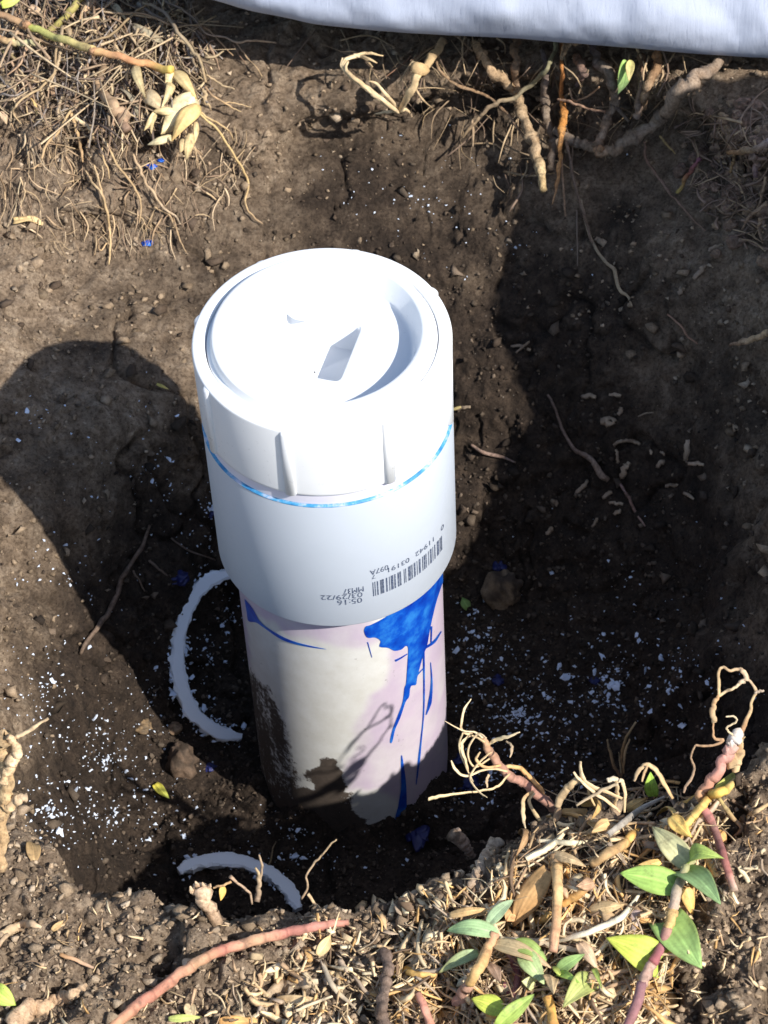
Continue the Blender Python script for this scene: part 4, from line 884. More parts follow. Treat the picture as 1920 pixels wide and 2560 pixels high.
for b, t_, w, c1, lab in (((540, -30), (455, 120), 74, (.42, .24, .17), 'pinkish brown curled dead leaf at the top of the mat'), ((700, 500), (810, 680), 60, (.20, .16, .15), 'grey purple dead leaf lying in the dark gap of the mat'), ((170, 40), (265, 90), 60, (.5, .34, .26), 'crumpled pale dead leaf behind the long runner'), ((760, 150), (960, 250), 70, (.26, .21, .18), 'grey shrivelled leaf strip behind the husk'), ((640, 20), (740, 130), 44, (.34, .28, .22), 'pale grey dead strip hanging near the top of the mat'), ((160, 560), (215, 650), 34, (.58, .38, .16), 'small ochre dead leaf under the tan curving root'), ((10, 640), (40, 720), 44, (.46, .3, .22), 'pinkish scrap leaf at the frame edge of the lit wall'), ((380, 150), (420, 240), 40, (.26, .16, .12), 'dark brown dead leaf under the olive stem')):
    b3, t3 = along(3, [b, t_], .016); mb = MB(); leaf(mb, b3, t3, w * MM[3], norm(norm(CAM - b3) + .5 * RT * rng.uniform(-1, 1)), c1, tuple(np.array(c1) * .75), heart=.2, wave=.16, fold=-.3); tag(mb.build('dead_leaf', M_DRYLEAF), lab, 'leaf')

# ------------------------------------------------------------------ thatch: fine dry strands too many to count
def thatch(name, label, poly, n_, wr, lr, cols, lift, seed, bend=.22, sides=4, down=0.0):
    pl = np.array(poly, float); lo, hi = pl.min(0), pl.max(0); mb = MB(); k = 0
    while k < n_:
        q = rng.uniform(lo, hi)
        if not inside(poly, q[None])[0]: continue
        a = rng.uniform(0, 6.283) if rng.random() > down else rng.normal(1.4, .5); L = rng.uniform(*lr); d = np.array([math.cos(a), math.sin(a)]); e = np.array([-d[1], d[0]]) * rng.normal(0, bend) * L
        pts = [q - d * L / 2, q + e * .5, q + d * L / 2]; z0 = rng.uniform(*lift)
        t = [hit_t(tuple(p)) for p in pts]
        if max(t) - min(t) > .05: k += 1; continue
        p3 = [CAM + ray(tuple(p)) * (tt - z0 - rng.uniform(0, .004)) for p, tt in zip(pts, t)]
        c = np.array(cols[rng.integers(len(cols))]) * rng.uniform(.65, 1.2); w = wr[0] + (wr[1] - wr[0]) * rng.random() ** 2.2 * 1.25
        tube(mb, p3, [w, w * rng.uniform(.7, 1.2), w * .4], [c, c * rng.uniform(.75, 1.1)], flat=rng.uniform(.2, .7), sides=sides, n=6, roll=rng.normal(0, .7), wob=.2); k += 1
    return tag(mb.build(name, M_FIBRE, origin=(0, 0, 0)), label, kind='stuff')
MATC = [(.34, .26, .17), (.22, .16, .12), (.48, .37, .24), (.16, .12, .10), (.58, .45, .28), (.38, .26, .17), (.32, .28, .25)]
thatch('dry_thatch', 'tangled fine dry roots and stems in the mat on the back rim', [(-30, -30), (330, -30), (420, 30), (470, 110), (440, 240), (330, 290), (210, 320), (90, 260), (-30, 215)], 900, (.0004, .0012), (25, 95), MATC, (.002, .022), 1, down=.35)
thatch('dry_thatch', 'long dry stalks criss-crossing in the mat on the back rim', [(-30, -30), (330, -30), (430, 40), (450, 180), (300, 270), (90, 240), (-30, 200)], 75, (.0006, .0014), (110, 260), [(.5, .38, .24), (.36, .26, .17), (.6, .47, .3), (.3, .26, .22)], (.012, .03), 11, bend=.15, down=.2)
thatch('root_hairs', 'fine pale root hairs on the sunlit wall beneath the mat', [(-20, 230), (330, 290), (470, 250), (560, 330), (430, 520), (200, 560), (-20, 500)], 330, (.00025, .0006), (20, 80), [(.5, .37, .22), (.4, .28, .17), (.56, .43, .28), (.3, .21, .14)], (.0005, .004), 2, down=.7)
thatch('root_hairs', 'fine dark root hairs under the hanging roots at the back', [(600, 90), (1130, 100), (1500, 130), (1450, 260), (1250, 330), (1100, 420), (960, 300), (800, 170)], 150, (.0003, .0009), (30, 130), [(.3, .22, .14), (.42, .31, .19), (.2, .14, .1), (.5, .37, .22)], (.002, .020), 3, down=.6)
thatch('root_hairs', 'fine dry fibres in the corner lump', [(1480, 240), (1660, 220), (1660, 540), (1580, 520), (1500, 420)], 200, (.0003, .0011), (18, 80), [(.3, .21, .15), (.24, .17, .13), (.4, .29, .18)], (.001, .012), 4)
LITC = [(.78, .61, .37), (.70, .53, .31), (.84, .70, .46), (.58, .41, .23), (.44, .30, .18), (.24, .16, .10), (.74, .46, .19), (.46, .36, .26), (.66, .50, .30)]
thatch('dry_litter', 'chopped dry grass and leaf litter on the front bank', [(1130, 1830), (1240, 1700), (1420, 1690), (1560, 1740), (1545, 1860), (1470, 1990), (1440, 2230), (900, 2230), (830, 2080), (980, 1950), (1060, 1890)], 1250, (.0003, .0013), (22, 140), LITC, (.0005, .009), 5)
thatch('dry_litter', 'sparse dry straw bits on the crumbly front soil', [(640, 1990), (960, 1900), (1040, 1900), (920, 2050), (900, 2230), (380, 2230), (600, 2060)], 260, (.0004, .0014), (14, 60), LITC, (.0005, .006), 6)
thatch('dry_litter', 'few dry straw bits on the bare soil around the front bank', [(0, 1880), (330, 1960), (640, 1990), (420, 2230), (0, 2230)], 70, (.0003, .0009), (10, 45), LITC, (.0003, .003), 7)
thatch('dry_litter', 'few dry bits on the dark soil beside the climbing plant', [(1560, 1700), (1660, 1700), (1660, 2230), (1480, 2230), (1540, 1900)], 80, (.0003, .001), (10, 50), LITC, (.0003, .004), 8)
def fragments(name, label, poly, n_, smin, smax, cols):
    pl = np.array(poly, float); lo, hi = pl.min(0), pl.max(0); it = []
    while len(it) < n_:
        q = rng.uniform(lo, hi)
        if not inside(poly, q[None])[0]: continue
        it.append((rng.uniform(smin, smax) ** 1.0, ground_at(tuple(q), rng.uniform(.0005, .005)), None, np.array(cols[rng.integers(len(cols))]) * rng.uniform(.7, 1.15)))
    V, F, C = scatter(it, .55, (1.8, .8, .10)); return tag(link(name, fast_mesh(name, V, F, M_DRYLEAF, False, C)), label, kind='stuff')
BANK = [(1130, 1840), (1240, 1720), (1420, 1700), (1560, 1750), (1545, 1860), (1470, 1990), (1440, 2230), (900, 2230), (850, 2080), (980, 1960), (1060, 1900)]
fragments('leaf_fragments', 'crushed dry leaf fragments in the litter of the front bank', BANK, 380, .0012, .0046, LITC)
fragments('leaf_fragments', 'crushed dry leaf fragments in the root mat on the back rim', [(-30, -30), (330, -30), (420, 30), (450, 130), (420, 240), (320, 290), (190, 320), (90, 260), (-30, 230)], 420, .0014, .0045, MATC)
fragments('leaf_fragments', 'sparse leaf crumbs on the crumbly front soil', [(560, 2040), (700, 1980), (960, 1900), (1040, 1910), (900, 2080), (900, 2230), (480, 2230)], 160, .001, .003, LITC)

# ------------------------------------------------------------------ plants, straws and leaves on the front right bank
def bladed(name, label, cat, root_px, stems, blades, t_off=0.0):
    """an upright dry plant: stems and blades, all at the distance of its root plus small offsets"""
    d0 = fr(5, [root_px])[0]; t0 = near_t(d0) - .004; o = empty(name, CAM + ray(d0) * t0, label, cat)
    def P3(pts, off): return np.array([CAM + ray(q) * (t0 - of) for q, of in zip(fr(5, pts), np.interp(np.linspace(0, 1, len(pts)), np.linspace(0, 1, len(off)), off))])
    for nm, pts, w, cols, off, fl in stems + blades:
        mb = MB(); tube(mb, P3(pts, off), np.atleast_1d(w) * (.78 if nm == 'blade' else .92) * MM[5] * .5, cols, flat=fl, n=max(14, 7 * len(pts)), knob=.15 if nm == 'stem' else 0, roll=rng.uniform(-.5, .5) if fl < .6 else 0); mb.build(nm, M_FIBRE, o)
    return o
B = 'blade'
bladed('dry_sprig', 'tangled dry sprig with a pinkish stem leaning over the pit beside the pipe', 'sprig', (632, 705),
    [('stem', [(640, 712), (600, 672), (540, 620), (490, 580), (440, 555), (380, 500), (330, 430), (300, 370)], [40, 42, 44, 42, 40, 42, 40, 26], [(.30, .18, .13), (.42, .22, .17), (.44, .25, .18), (.46, .29, .17)], [0, .012, .03], .9),
     ('stem', [(600, 650), (560, 600), (480, 518), (410, 508), (385, 525)], [16, 22, 22, 18, 14], [(.52, .28, .12), (.56, .34, .14), STRAW], [.004, .018], .6)],
    [(B, [(300, 372), (262, 345), (225, 352), (203, 335), (198, 290), (214, 232), (244, 184)], [12, 14, 15, 15, 15, 14, 4], [STRAW, CREAM], [.03, .036], .3),
     (B, [(308, 392), (250, 360), (210, 385), (200, 420), (218, 478), (232, 530)], [12, 14, 18, 20, 16, 5], [STRAW, CREAM, STRAW], [.03, .034], .3),
     (B, [(320, 408), (360, 382), (410, 368), (478, 344)], [12, 24, 22, 6], [STRAW, (.6, .5, .3), CREAM], [.028, .036], .4),
     (B, [(345, 432), (300, 470), (262, 515), (240, 560), (258, 600), (288, 632), (322, 656)], [12, 12, 13, 12, 12, 11, 5], [STRAW, CREAM], [.026, .04], .35),
     (B, [(420, 528), (350, 518), (290, 528), (240, 548), (195, 546), (165, 510), (150, 478)], [14, 14, 14, 13, 15, 18, 6], [STRAW, CREAM, CREAM], [.022, .04], .35),
     (B, [(430, 540), (385, 590), (345, 615), (250, 628), (150, 642), (80, 652), (42, 660)], [10, 14, 13, 12, 14, 20, 18], [STRAW, (.6, .48, .28)], [.02, .045], .35),
     (B, [(385, 500), (330, 512), (285, 495), (270, 468), (288, 438)], [14, 16, 18, 16, 8], [(.52, .3, .13), STRAW], [.024, .034], .4),
     (B, [(300, 370), (262, 342), (215, 338), (170, 318), (118, 290)], [9, 9, 9, 8, 3], [CREAM], [.03, .042], .4),
     (B, [(335, 468), (268, 510), (232, 470), (236, 410), (280, 352), (318, 372)], [10, 11, 11, 11, 11, 8], [STRAW, CREAM], [.026, .04], .35),
     (B, [(410, 388), (432, 400), (440, 430), (428, 464)], [10, 12, 16, 6], [(.52, .4, .26)], [.032, .04], .3),
     (B, [(330, 545), (318, 575), (322, 608)], [14, 16, 8], [(.46, .33, .2)], [.03, .03], .3),
     (B, [(205, 345), (188, 420), (225, 520), (255, 580)], [10, 12, 10, 4], [(.56, .45, .27)], [.034, .03], .3),
     (B, [(545, 628), (505, 650), (490, 690), (492, 745), (505, 802)], [20, 20, 22, 24, 6], [(.48, .3, .14), STRAW, CREAM], [.012, .02], .3),
     (B, [(545, 630), (520, 680), (560, 745), (600, 790), (634, 862)], [18, 20, 24, 22, 8], [STRAW, (.56, .43, .24)], [.012, .012], .35)])
bladed('straw_stub', 'upright torn brown straw stub with a forked top behind the litter', 'straw', (965, 560),
    [], [(B, [(955, 560), (930, 510), (908, 440), (894, 376)], [16, 22, 22, 12], [(.36, .2, .1), (.48, .3, .15), STRAW], [0, .012], .35),
         (B, [(962, 560), (966, 480), (968, 420), (985, 365), (1032, 294)], [16, 26, 22, 20, 14], [(.36, .2, .1), (.46, .29, .13), STRAW], [0, .015], .35),
         (B, [(970, 540), (975, 450), (1000, 375)], [12, 20, 12], [(.42, .26, .12), STRAW], [.002, .014], .3), (B, [(960, 540), (952, 470), (948, 438)], [10, 12, 4], [STRAW], [.002, .01], .3)])
bladed('straw_tuft', 'broken pale straw tuft with pithy ends beside the dry sprig', 'straw', (860, 700),
    [], [(B, [(765, 482), (768, 540), (800, 590), (880, 625), (965, 660)], [12, 24, 26, 24, 16], [CREAM, STRAW], [.012, .006], .4), (B, [(655, 700), (690, 630), (720, 592), (765, 560)], [40, 42, 40, 24], [(.4, .29, .17), STRAW], [0, .01], .5),
         (B, [(735, 535), (790, 600), (880, 665), (955, 722)], [12, 18, 20, 14], [CREAM, STRAW], [.012, .004], .4), (B, [(945, 592), (870, 622), (800, 660), (745, 695)], [16, 18, 16, 12], [(.5, .4, .26)], [.012, .006], .4),
         (B, [(890, 572), (930, 566), (966, 580), (978, 640), (974, 725)], [26, 28, 22, 18, 12], [(.66, .56, .42), CREAM, STRAW], [.014, .004], .5), (B, [(938, 580), (940, 640), (930, 700)], [20, 24, 14], [STRAW], [.012, .002], .4), (B, [(800, 580), (812, 650), (850, 720)], [10, 14, 8], [(.56, .4, .2)], [.008, .002], .3)])
bladed('arched_straw', 'arching dry tan straw curling over the small green leaf', 'straw', (1200, 690), [], [(B, [(1020, 575), (1050, 520), (1085, 500), (1130, 530), (1165, 590), (1205, 660)], [16, 26, 28, 28, 26, 16], [(.42, .3, .18), STRAW, (.5, .34, .17)], [.016, .004], .35), (B, [(1060, 580), (1070, 540), (1085, 505)], [10, 16, 12], [(.46, .32, .18)], [.014, .014], .3)])
def stem5(label, pts, w, cols, lift=.006, name='plant_runner', k=5, **kw):
    return single(name, label, 'stem', k, pts, w, cols, lift, knob=kw.pop('knob', .07), wob=.12, **kw)
def top5(label, pts, w, cols, off, name='plant_runner', cat='stem', **kw):
    return single(name, label, cat, 5, pts, w, cols, anchor=True, off=off, knob=kw.pop('knob', .12), wob=kw.pop('wob', .25), **kw)
pink = empty('pink_shoot', CAM + ray(fr(5, [(1330, 668)])[0]) * near_t(fr(5, [(1330, 668)])[0]), 'upright pink stem with a white joint and wiry dry roots at its tip', 'stem')
d0 = fr(5, [(1330, 668)])[0]; t0 = near_t(d0) - .010
def P5(pts, off): return np.array([CAM + ray(q) * (t0 - of) for q, of in zip(fr(5, pts), np.interp(np.linspace(0, 1, len(pts)), np.linspace(0, 1, len(off)), off))])
for nm, pts, w, cols, off, fl in (('stem', [(1325, 672), (1360, 615), (1410, 548), (1460, 470), (1500, 400)], [38, 42, 44, 44, 46], [(.55, .36, .18), (.55, .28, .19), (.54, .27, .22), (.58, .36, .30)], [0, .03], 1), ('joint', [(1492, 408), (1508, 376), (1520, 348)], [50, 60, 44], [(.62, .52, .46), (.70, .64, .58)], [.03, .034], .9),
    ('root', [(1525, 352), (1550, 300), (1572, 250), (1585, 190), (1602, 150), (1580, 110), (1552, 78)], [22, 22, 18, 14, 16, 12, 10], [(.46, .26, .14), STRAW, (.5, .38, .26)], [.034, .05], .6), ('root', [(1600, 152), (1620, 148), (1640, 146)], [16, 14, 10], [(.5, .4, .3)], [.046, .046], .6),
    ('root', [(1555, 100), (1545, 60), (1520, 42), (1480, 48), (1445, 32), (1425, 60), (1426, 110), (1424, 168)], [26, 24, 16, 14, 14, 15, 16, 15], [(.52, .4, .27), (.5, .35, .2), STRAW], [.05, .05], .5), ('root', [(1550, 98), (1515, 118), (1500, 132), (1460, 150), (1428, 172)], [26, 16, 14, 15, 16], [(.52, .42, .3), STRAW], [.05, .05], .5),
    ('root', [(1428, 170), (1408, 200), (1396, 250), (1408, 305)], [16, 22, 28, 24], [(.44, .26, .13), (.5, .37, .22)], [.05, .046], .5), ('root', [(1400, 290), (1398, 330), (1404, 372), (1445, 382), (1400, 405), (1355, 410), (1312, 405)], [10, 9, 14, 16, 12, 12, 10], [(.42, .25, .13), (.46, .3, .18)], [.046, .034], .6),
    ('root', [(1312, 405), (1298, 440), (1294, 470), (1308, 505), (1300, 550), (1272, 595), (1258, 632)], [9, 9, 10, 11, 13, 15, 10], [(.42, .29, .18), (.32, .22, .15)], [.034, .006], .7), ('root', [(1500, 362), (1470, 338), (1465, 318), (1500, 300), (1512, 285), (1496, 268), (1458, 270)], [9, 10, 10, 10, 9, 9, 7], [CREAM, (.6, .5, .34)], [.036, .05], .7), ('sheath', [(1525, 400), (1520, 450), (1500, 505), (1485, 515)], [22, 44, 60, 30], [(.45, .3, .16), STRAW], [.024, .012], .3), ('root', [(1540, 400), (1536, 378), (1552, 366)], [8, 9, 6], [STRAW], [.03, .036], .6)):
    mb = MB(); tube(mb, P5(pts, [q * .35 for q in off]), np.atleast_1d(w) * (.85 if nm == 'root' else 1) * MM[5] * .5, cols, flat=fl, n=max(14, 7 * len(pts)), wob=.4); mb.build(nm, M_FIBRE, pink)
stem5('thick yellow runner stem pointing up towards the pink stem', [(1245, 700), (1310, 668), (1400, 640), (1455, 622), (1500, 575)], [32, 38, 40, 38, 26], [(.56, .36, .14), YELLOW, (.72, .50, .12), (.62, .46, .2)], [.010, .02])
stem5('shorter yellow runner stem crossing under the thick yellow one', [(1255, 800), (1300, 750), (1345, 695), (1380, 660)], [32, 38, 38, 30], [(.66, .44, .14), (.68, .48, .16), (.6, .36, .1)], [.012, .014])
stem5('orange jointed runner stem buried in the middle of the litter', [(820, 968), (900, 920), (985, 868), (1010, 835), (1095, 785)], [36, 40, 40, 34, 32], [(.48, .31, .15), (.5, .33, .16), (.66, .40, .12), (.6, .33, .08)], .010, knob=.2)
stem5('red stem with a pale cut end lying by the bare dark soil', [(1340, 690), (1375, 740), (1400, 800), (1440, 910), (1475, 1020), (1502, 1100)], [34, 40, 34, 34, 32, 32], [(.40, .17, .14), (.40, .16, .14), (.36, .2, .17), (.28, .12, .11), (.44, .18, .15), (.55, .4, .3)], [.012, .008])
stem5('thin tan stalk at the frame edge above the bare soil', [(1665, 685), (1600, 722), (1555, 752), (1525, 765)], [16, 18, 17, 14], [(.5, .36, .19), (.46, .31, .18)], .008)
stem5('brown twisted stalk falling beside the thin tan stalk', [(1425, 655), (1460, 710), (1500, 760), (1535, 805), (1500, 840), (1475, 855)], [14, 18, 20, 18, 14, 9], [(.4, .32, .12), (.44, .29, .17), (.38, .22, .15)], [.012, .006])
stem5('peach coloured upright stem piece in the middle of the bank', [(655, 985), (656, 1080), (655, 1180), (648, 1290), (635, 1392)], [46, 42, 42, 42, 40], [(.62, .40, .18), (.66, .44, .22), (.64, .38, .20), (.60, .34, .22)], [.014, .016], knob=.06)
stem5('brown stump the peach stem piece rises from', [(650, 985), (645, 955), (638, 920)], [44, 40, 26], [(.42, .28, .15), (.34, .22, .12)], .013, name='stem_stump')
stem5('orange stem piece lying behind the peach stem', [(440, 1300), (510, 1272), (580, 1240), (620, 1215)], [22, 38, 40, 34], [(.56, .30, .1), (.62, .36, .12), (.64, .4, .14)], .009)
stem5('orange stem piece slanting from the peach stem towards the green leaf', [(678, 1165), (730, 1130), (785, 1092), (830, 1060)], [34, 36, 34, 18], [(.64, .38, .12), (.62, .36, .13), (.4, .24, .14)], .010)
stem5('orange stem standing at the lower frame edge among dry leaves', [(610, 1600), (625, 1660), (640, 1740)], [38, 38, 38], [(.58, .30, .08), (.66, .38, .1), (.62, .34, .1)], .012)
stem5('pink stem entering at the lower frame edge near the dark stick', [(-10, 1590), (20, 1650), (55, 1745)], [28, 34, 36], [(.46, .24, .16), (.58, .26, .19), (.58, .3, .2)], .012)
stem5('short yellow orange stem tip with the drooping green leaf', [(-60, 1490), (0, 1500), (80, 1500)], [28, 28, 24], [(.6, .36, .1), (.64, .42, .16)], .010)
stem5('purple stem hidden between the lower leaves', [(425, 1390), (450, 1440), (468, 1500), (455, 1580), (440, 1650)], [30, 32, 32, 30, 24], [(.38, .24, .2), PURPLE, (.34, .16, .15), (.3, .12, .12)], .008)
stem5('dark reddish stem lower down in the litter', [(400, 1540), (430, 1600), (445, 1680), (440, 1745)], [22, 26, 26, 24], [PURPLE, (.24, .10, .1)], .006)
stem5('grey splintered straw lying across the centre of the bank', [(900, 830), (970, 775), (1040, 720), (1110, 680), (1170, 650)], [26, 28, 26, 20, 10], [(.36, .33, .28), (.46, .42, .36), (.4, .36, .3)], .015, name='dry_straw', flat=.4, knob=0)
stem5('long bleached straw bowing under the peach stem', [(380, 1326), (480, 1335), (600, 1338), (720, 1322), (810, 1295), (900, 1258), (960, 1225), (1010, 1170), (1055, 1102)], [18, 20, 22, 24, 26, 28, 26, 22, 10], [(.68, .58, .40), (.74, .66, .5), (.66, .62, .46)], .011, name='dry_straw', n=70, flat=.6, knob=0)
stem5('second bleached straw just below the bowing one', [(520, 1342), (610, 1355), (700, 1375), (800, 1390)], [22, 26, 24, 16], [(.7, .58, .4), (.68, .56, .38)], .009, name='dry_straw', flat=.5, knob=0)
stem5('flat grey green straw end near the yellow green leaf', [(845, 1392), (905, 1400), (970, 1408)], [26, 28, 26], [(.44, .42, .3), (.38, .36, .26)], .008, name='dry_straw', flat=.4, knob=0)
stem5('short cream straw lying on the pit edge under the tuft', [(560, 860), (640, 868), (720, 872), (800, 868)], [18, 24, 24, 18], [(.72, .66, .48), (.62, .55, .36)], .008, name='dry_straw', flat=.6, knob=0)
stem5('thin straw splinter leaning on the dark soil slope', [(122, 1052), (140, 1110), (166, 1178)], [14, 16, 14], [(.62, .48, .28)], .008, name='dry_straw', flat=.6, knob=0)
stem5('pale cream straw chip beside the red stem', [(1520, 985), (1545, 1020), (1570, 1060)], [18, 20, 18], [(.66, .56, .36)], .004, name='dry_straw', flat=.6, knob=0)
stem5('wide grey leaf sheath standing under the bowing straw', [(1030, 1190), (1020, 1250), (1005, 1310)], [40, 44, 38], [(.32, .24, .22), (.4, .33, .3)], .006, name='dry_straw', flat=.25, knob=0)
stem5('grey brown broken stub at the pit edge', [(160, 838), (190, 850), (225, 900), (250, 935)], [50, 60, 44, 30], [(.34, .25, .18), (.28, .2, .15), (.2, .14, .1)], [.014, .004], name='dead_stub', mat=M_ROOT, rvar=.25, sides=11, n=40)
stem5('pale weathered bark piece behind the broken stub', [(385, 860), (340, 900), (305, 970), (260, 1050), (235, 1085)], [60, 52, 58, 40, 20], [(.5, .4, .29), (.42, .34, .26), (.3, .22, .15)], .007, name='bark_piece', mat=M_ROOT, flat=.5, rvar=.25, sides=10, n=50)
for pts, w, lab in (([(560, 900), (510, 990), (455, 1090)], 12, 'thin red brown twig beside the brown leaf'), ([(680, 960), (620, 1000), (540, 960), (430, 965)], 10, 'thin twig curving above the brown leaf'), ([(110, 1330), (140, 1390), (130, 1450), (90, 1480)], 12, 'dark hooked fibre on the bare soil'), ([(1110, 1500), (1000, 1530), (900, 1560), (830, 1610)], 16, 'grey straw lying below the yellow green leaf'), ([(870, 1470), (960, 1500), (1000, 1560), (1010, 1620)], 12, 'bent tan stalk next to the climbing plant'), ([(230, 1655), (300, 1700), (380, 1715), (440, 1640), (440, 1590)], 16, 'curling tan fibre round the yellow green leaf pair'), ([(700, 1560), (550, 1575), (420, 1600), (330, 1610)], 12, 'thin dark twig across the lower leaves')):
    stem5(lab, pts, [w * .7, w, w, w * .6], [(.30, .19, .12), (.42, .29, .17)], .010, name='dry_twig', knob=.05)

def leaf5(mb, b, t_, w, c1, c2, lb=.012, lt=.016, tiltx=0.0, tilty=0.0, k=5, **kw):
    b3, t3 = along(k, [b, t_], [lb, lt]); n_ = norm(norm(CAM - b3) + RT * tiltx + UP * tilty); leaf(mb, b3, t3, w * MM[k], n_, c1, c2, **kw); return b3
# the climbing plant with its green leaves
plant = empty('leafy_plant', along(5, [(1110, 1460)], .004)[0], 'leafy plant with an upright purple jointed stem and broad pointed green leaves', 'plant')
for pts, w, cols in (([(985, 1760), (1030, 1650), (1060, 1545)], [40, 42, 42], [(.30, .14, .14), (.28, .15, .16)]), ([(1060, 1545), (1085, 1490), (1112, 1445)], [42, 46, 44], [(.44, .30, .24), (.5, .32, .26)]), ([(1112, 1445), (1145, 1375), (1185, 1275)], [44, 42, 40], [(.32, .11, .12), (.3, .12, .13), (.34, .2, .15)]), ([(1185, 1275), (1200, 1225), (1208, 1190)], [40, 44, 42], [(.5, .34, .14), (.54, .36, .16)]), ([(1208, 1190), (1222, 1120), (1250, 1040), (1275, 970)], [42, 44, 38, 28], [(.58, .42, .34), (.40, .32, .24), (.36, .32, .2), (.36, .38, .18)])):
    mb = MB(); tube(mb, along(5, pts, .019), np.array(w) * MM[5] * .5, cols, n=14, wob=.15); mb.build('stem', M_FIBRE, plant)
for b, t_, w, c1, c2, tx, ty, kw in (((1222, 1075), (955, 1014), 122, (.20, .36, .07), (.22, .40, .08), .1, .3, dict(heart=.3, fold=.12, droop=.08)), ((1245, 1005), (1432, 1152), 118, (.15, .29, .12), (.18, .33, .15), .3, .2, dict(heart=.4, fold=.2)), ((1290, 985), (1105, 792), 100, (.46, .44, .26), (.40, .40, .24), -.2, .4, dict(heart=.25, fold=.25, droop=.1)), ((1285, 965), (1440, 938), 84, (.26, .42, .08), (.36, .50, .12), .2, .5, dict(heart=.3, fold=.45, droop=.25)), ((1185, 1245), (1342, 1468), 158, (.18, .34, .09), (.20, .36, .12), .1, .1, dict(heart=.65, fold=.08, droop=.05, wave=.05)), ((1138, 1440), (890, 1322), 140, (.34, .46, .05), (.44, .50, .06), -.1, .35, dict(heart=.55, fold=.14, droop=.12, wave=.06)), ((1270, 1090), (1300, 1215), 56, (.58, .34, .12), (.62, .36, .1), .3, 0, dict(heart=.2, fold=-.35, wave=.12))):
    mb = MB(); leaf5(mb, b, t_, w, c1, c2, .013, .020 if c1[0] < .5 else .004, tx, ty, **kw); mb.build('leaf' if c1[0] < .55 else 'withered_leaf', M_LEAF if c1[0] < .55 else M_DRYLEAF, plant)
# the second plant: thick peach stem, blue green leaves
plant2 = empty('leafy_plant', along(5, [(240, 1540)], .004)[0], 'leafy plant with a thick peach stem and arching blue green leaves', 'plant')
mb = MB(); tube(mb, along(5, [(175, 1640), (215, 1575), (240, 1535)], .012), np.array([46, 48, 40]) * MM[5] * .5, [(.42, .24, .18), (.44, .26, .18)], n=12); mb.build('stem', M_FIBRE, plant2)
mb = MB(); tube(mb, along(5, [(236, 1545), (275, 1470), (320, 1385), (362, 1300)], [.014, .02]), np.array([40, 44, 46, 40]) * MM[5] * .5, [(.62, .40, .16), (.64, .40, .18), (.58, .33, .2)], n=20, wob=.15); mb.build('stem', M_FIBRE, plant2)
for b, t_, w, c1, c2, tx, ty, kw in (((372, 1305), (125, 1285), 78, (.22, .36, .20), (.26, .42, .20), 0, .5, dict(heart=.1, fold=.1, droop=.2)), ((322, 1262), (445, 1140), 58, (.24, .36, .22), (.22, .32, .22), -.3, .2, dict(heart=.1, fold=.15, droop=.12)), ((350, 1352), (625, 1462), 70, (.44, .34, .2), (.38, .24, .17), .2, .4, dict(heart=.1, fold=.2, droop=.15)), ((440, 1350), (610, 1435), 74, (.24, .36, .08), (.14, .24, .06), .3, .4, dict(heart=.1, fold=.25, droop=.2)), ((485, 1390), (595, 1545), 82, (.28, .40, .16), (.36, .46, .24), 0, .2, dict(heart=.2, fold=.1)), ((280, 1395), (90, 1488), 56, (.20, .32, .18), (.22, .22, .1), -.3, .3, dict(heart=.1, fold=.25, droop=.15))):
    mb = MB(); leaf5(mb, b, t_, w, c1, c2, .018, .014, tx, ty, **kw); mb.build('leaf', M_LEAF, plant2)
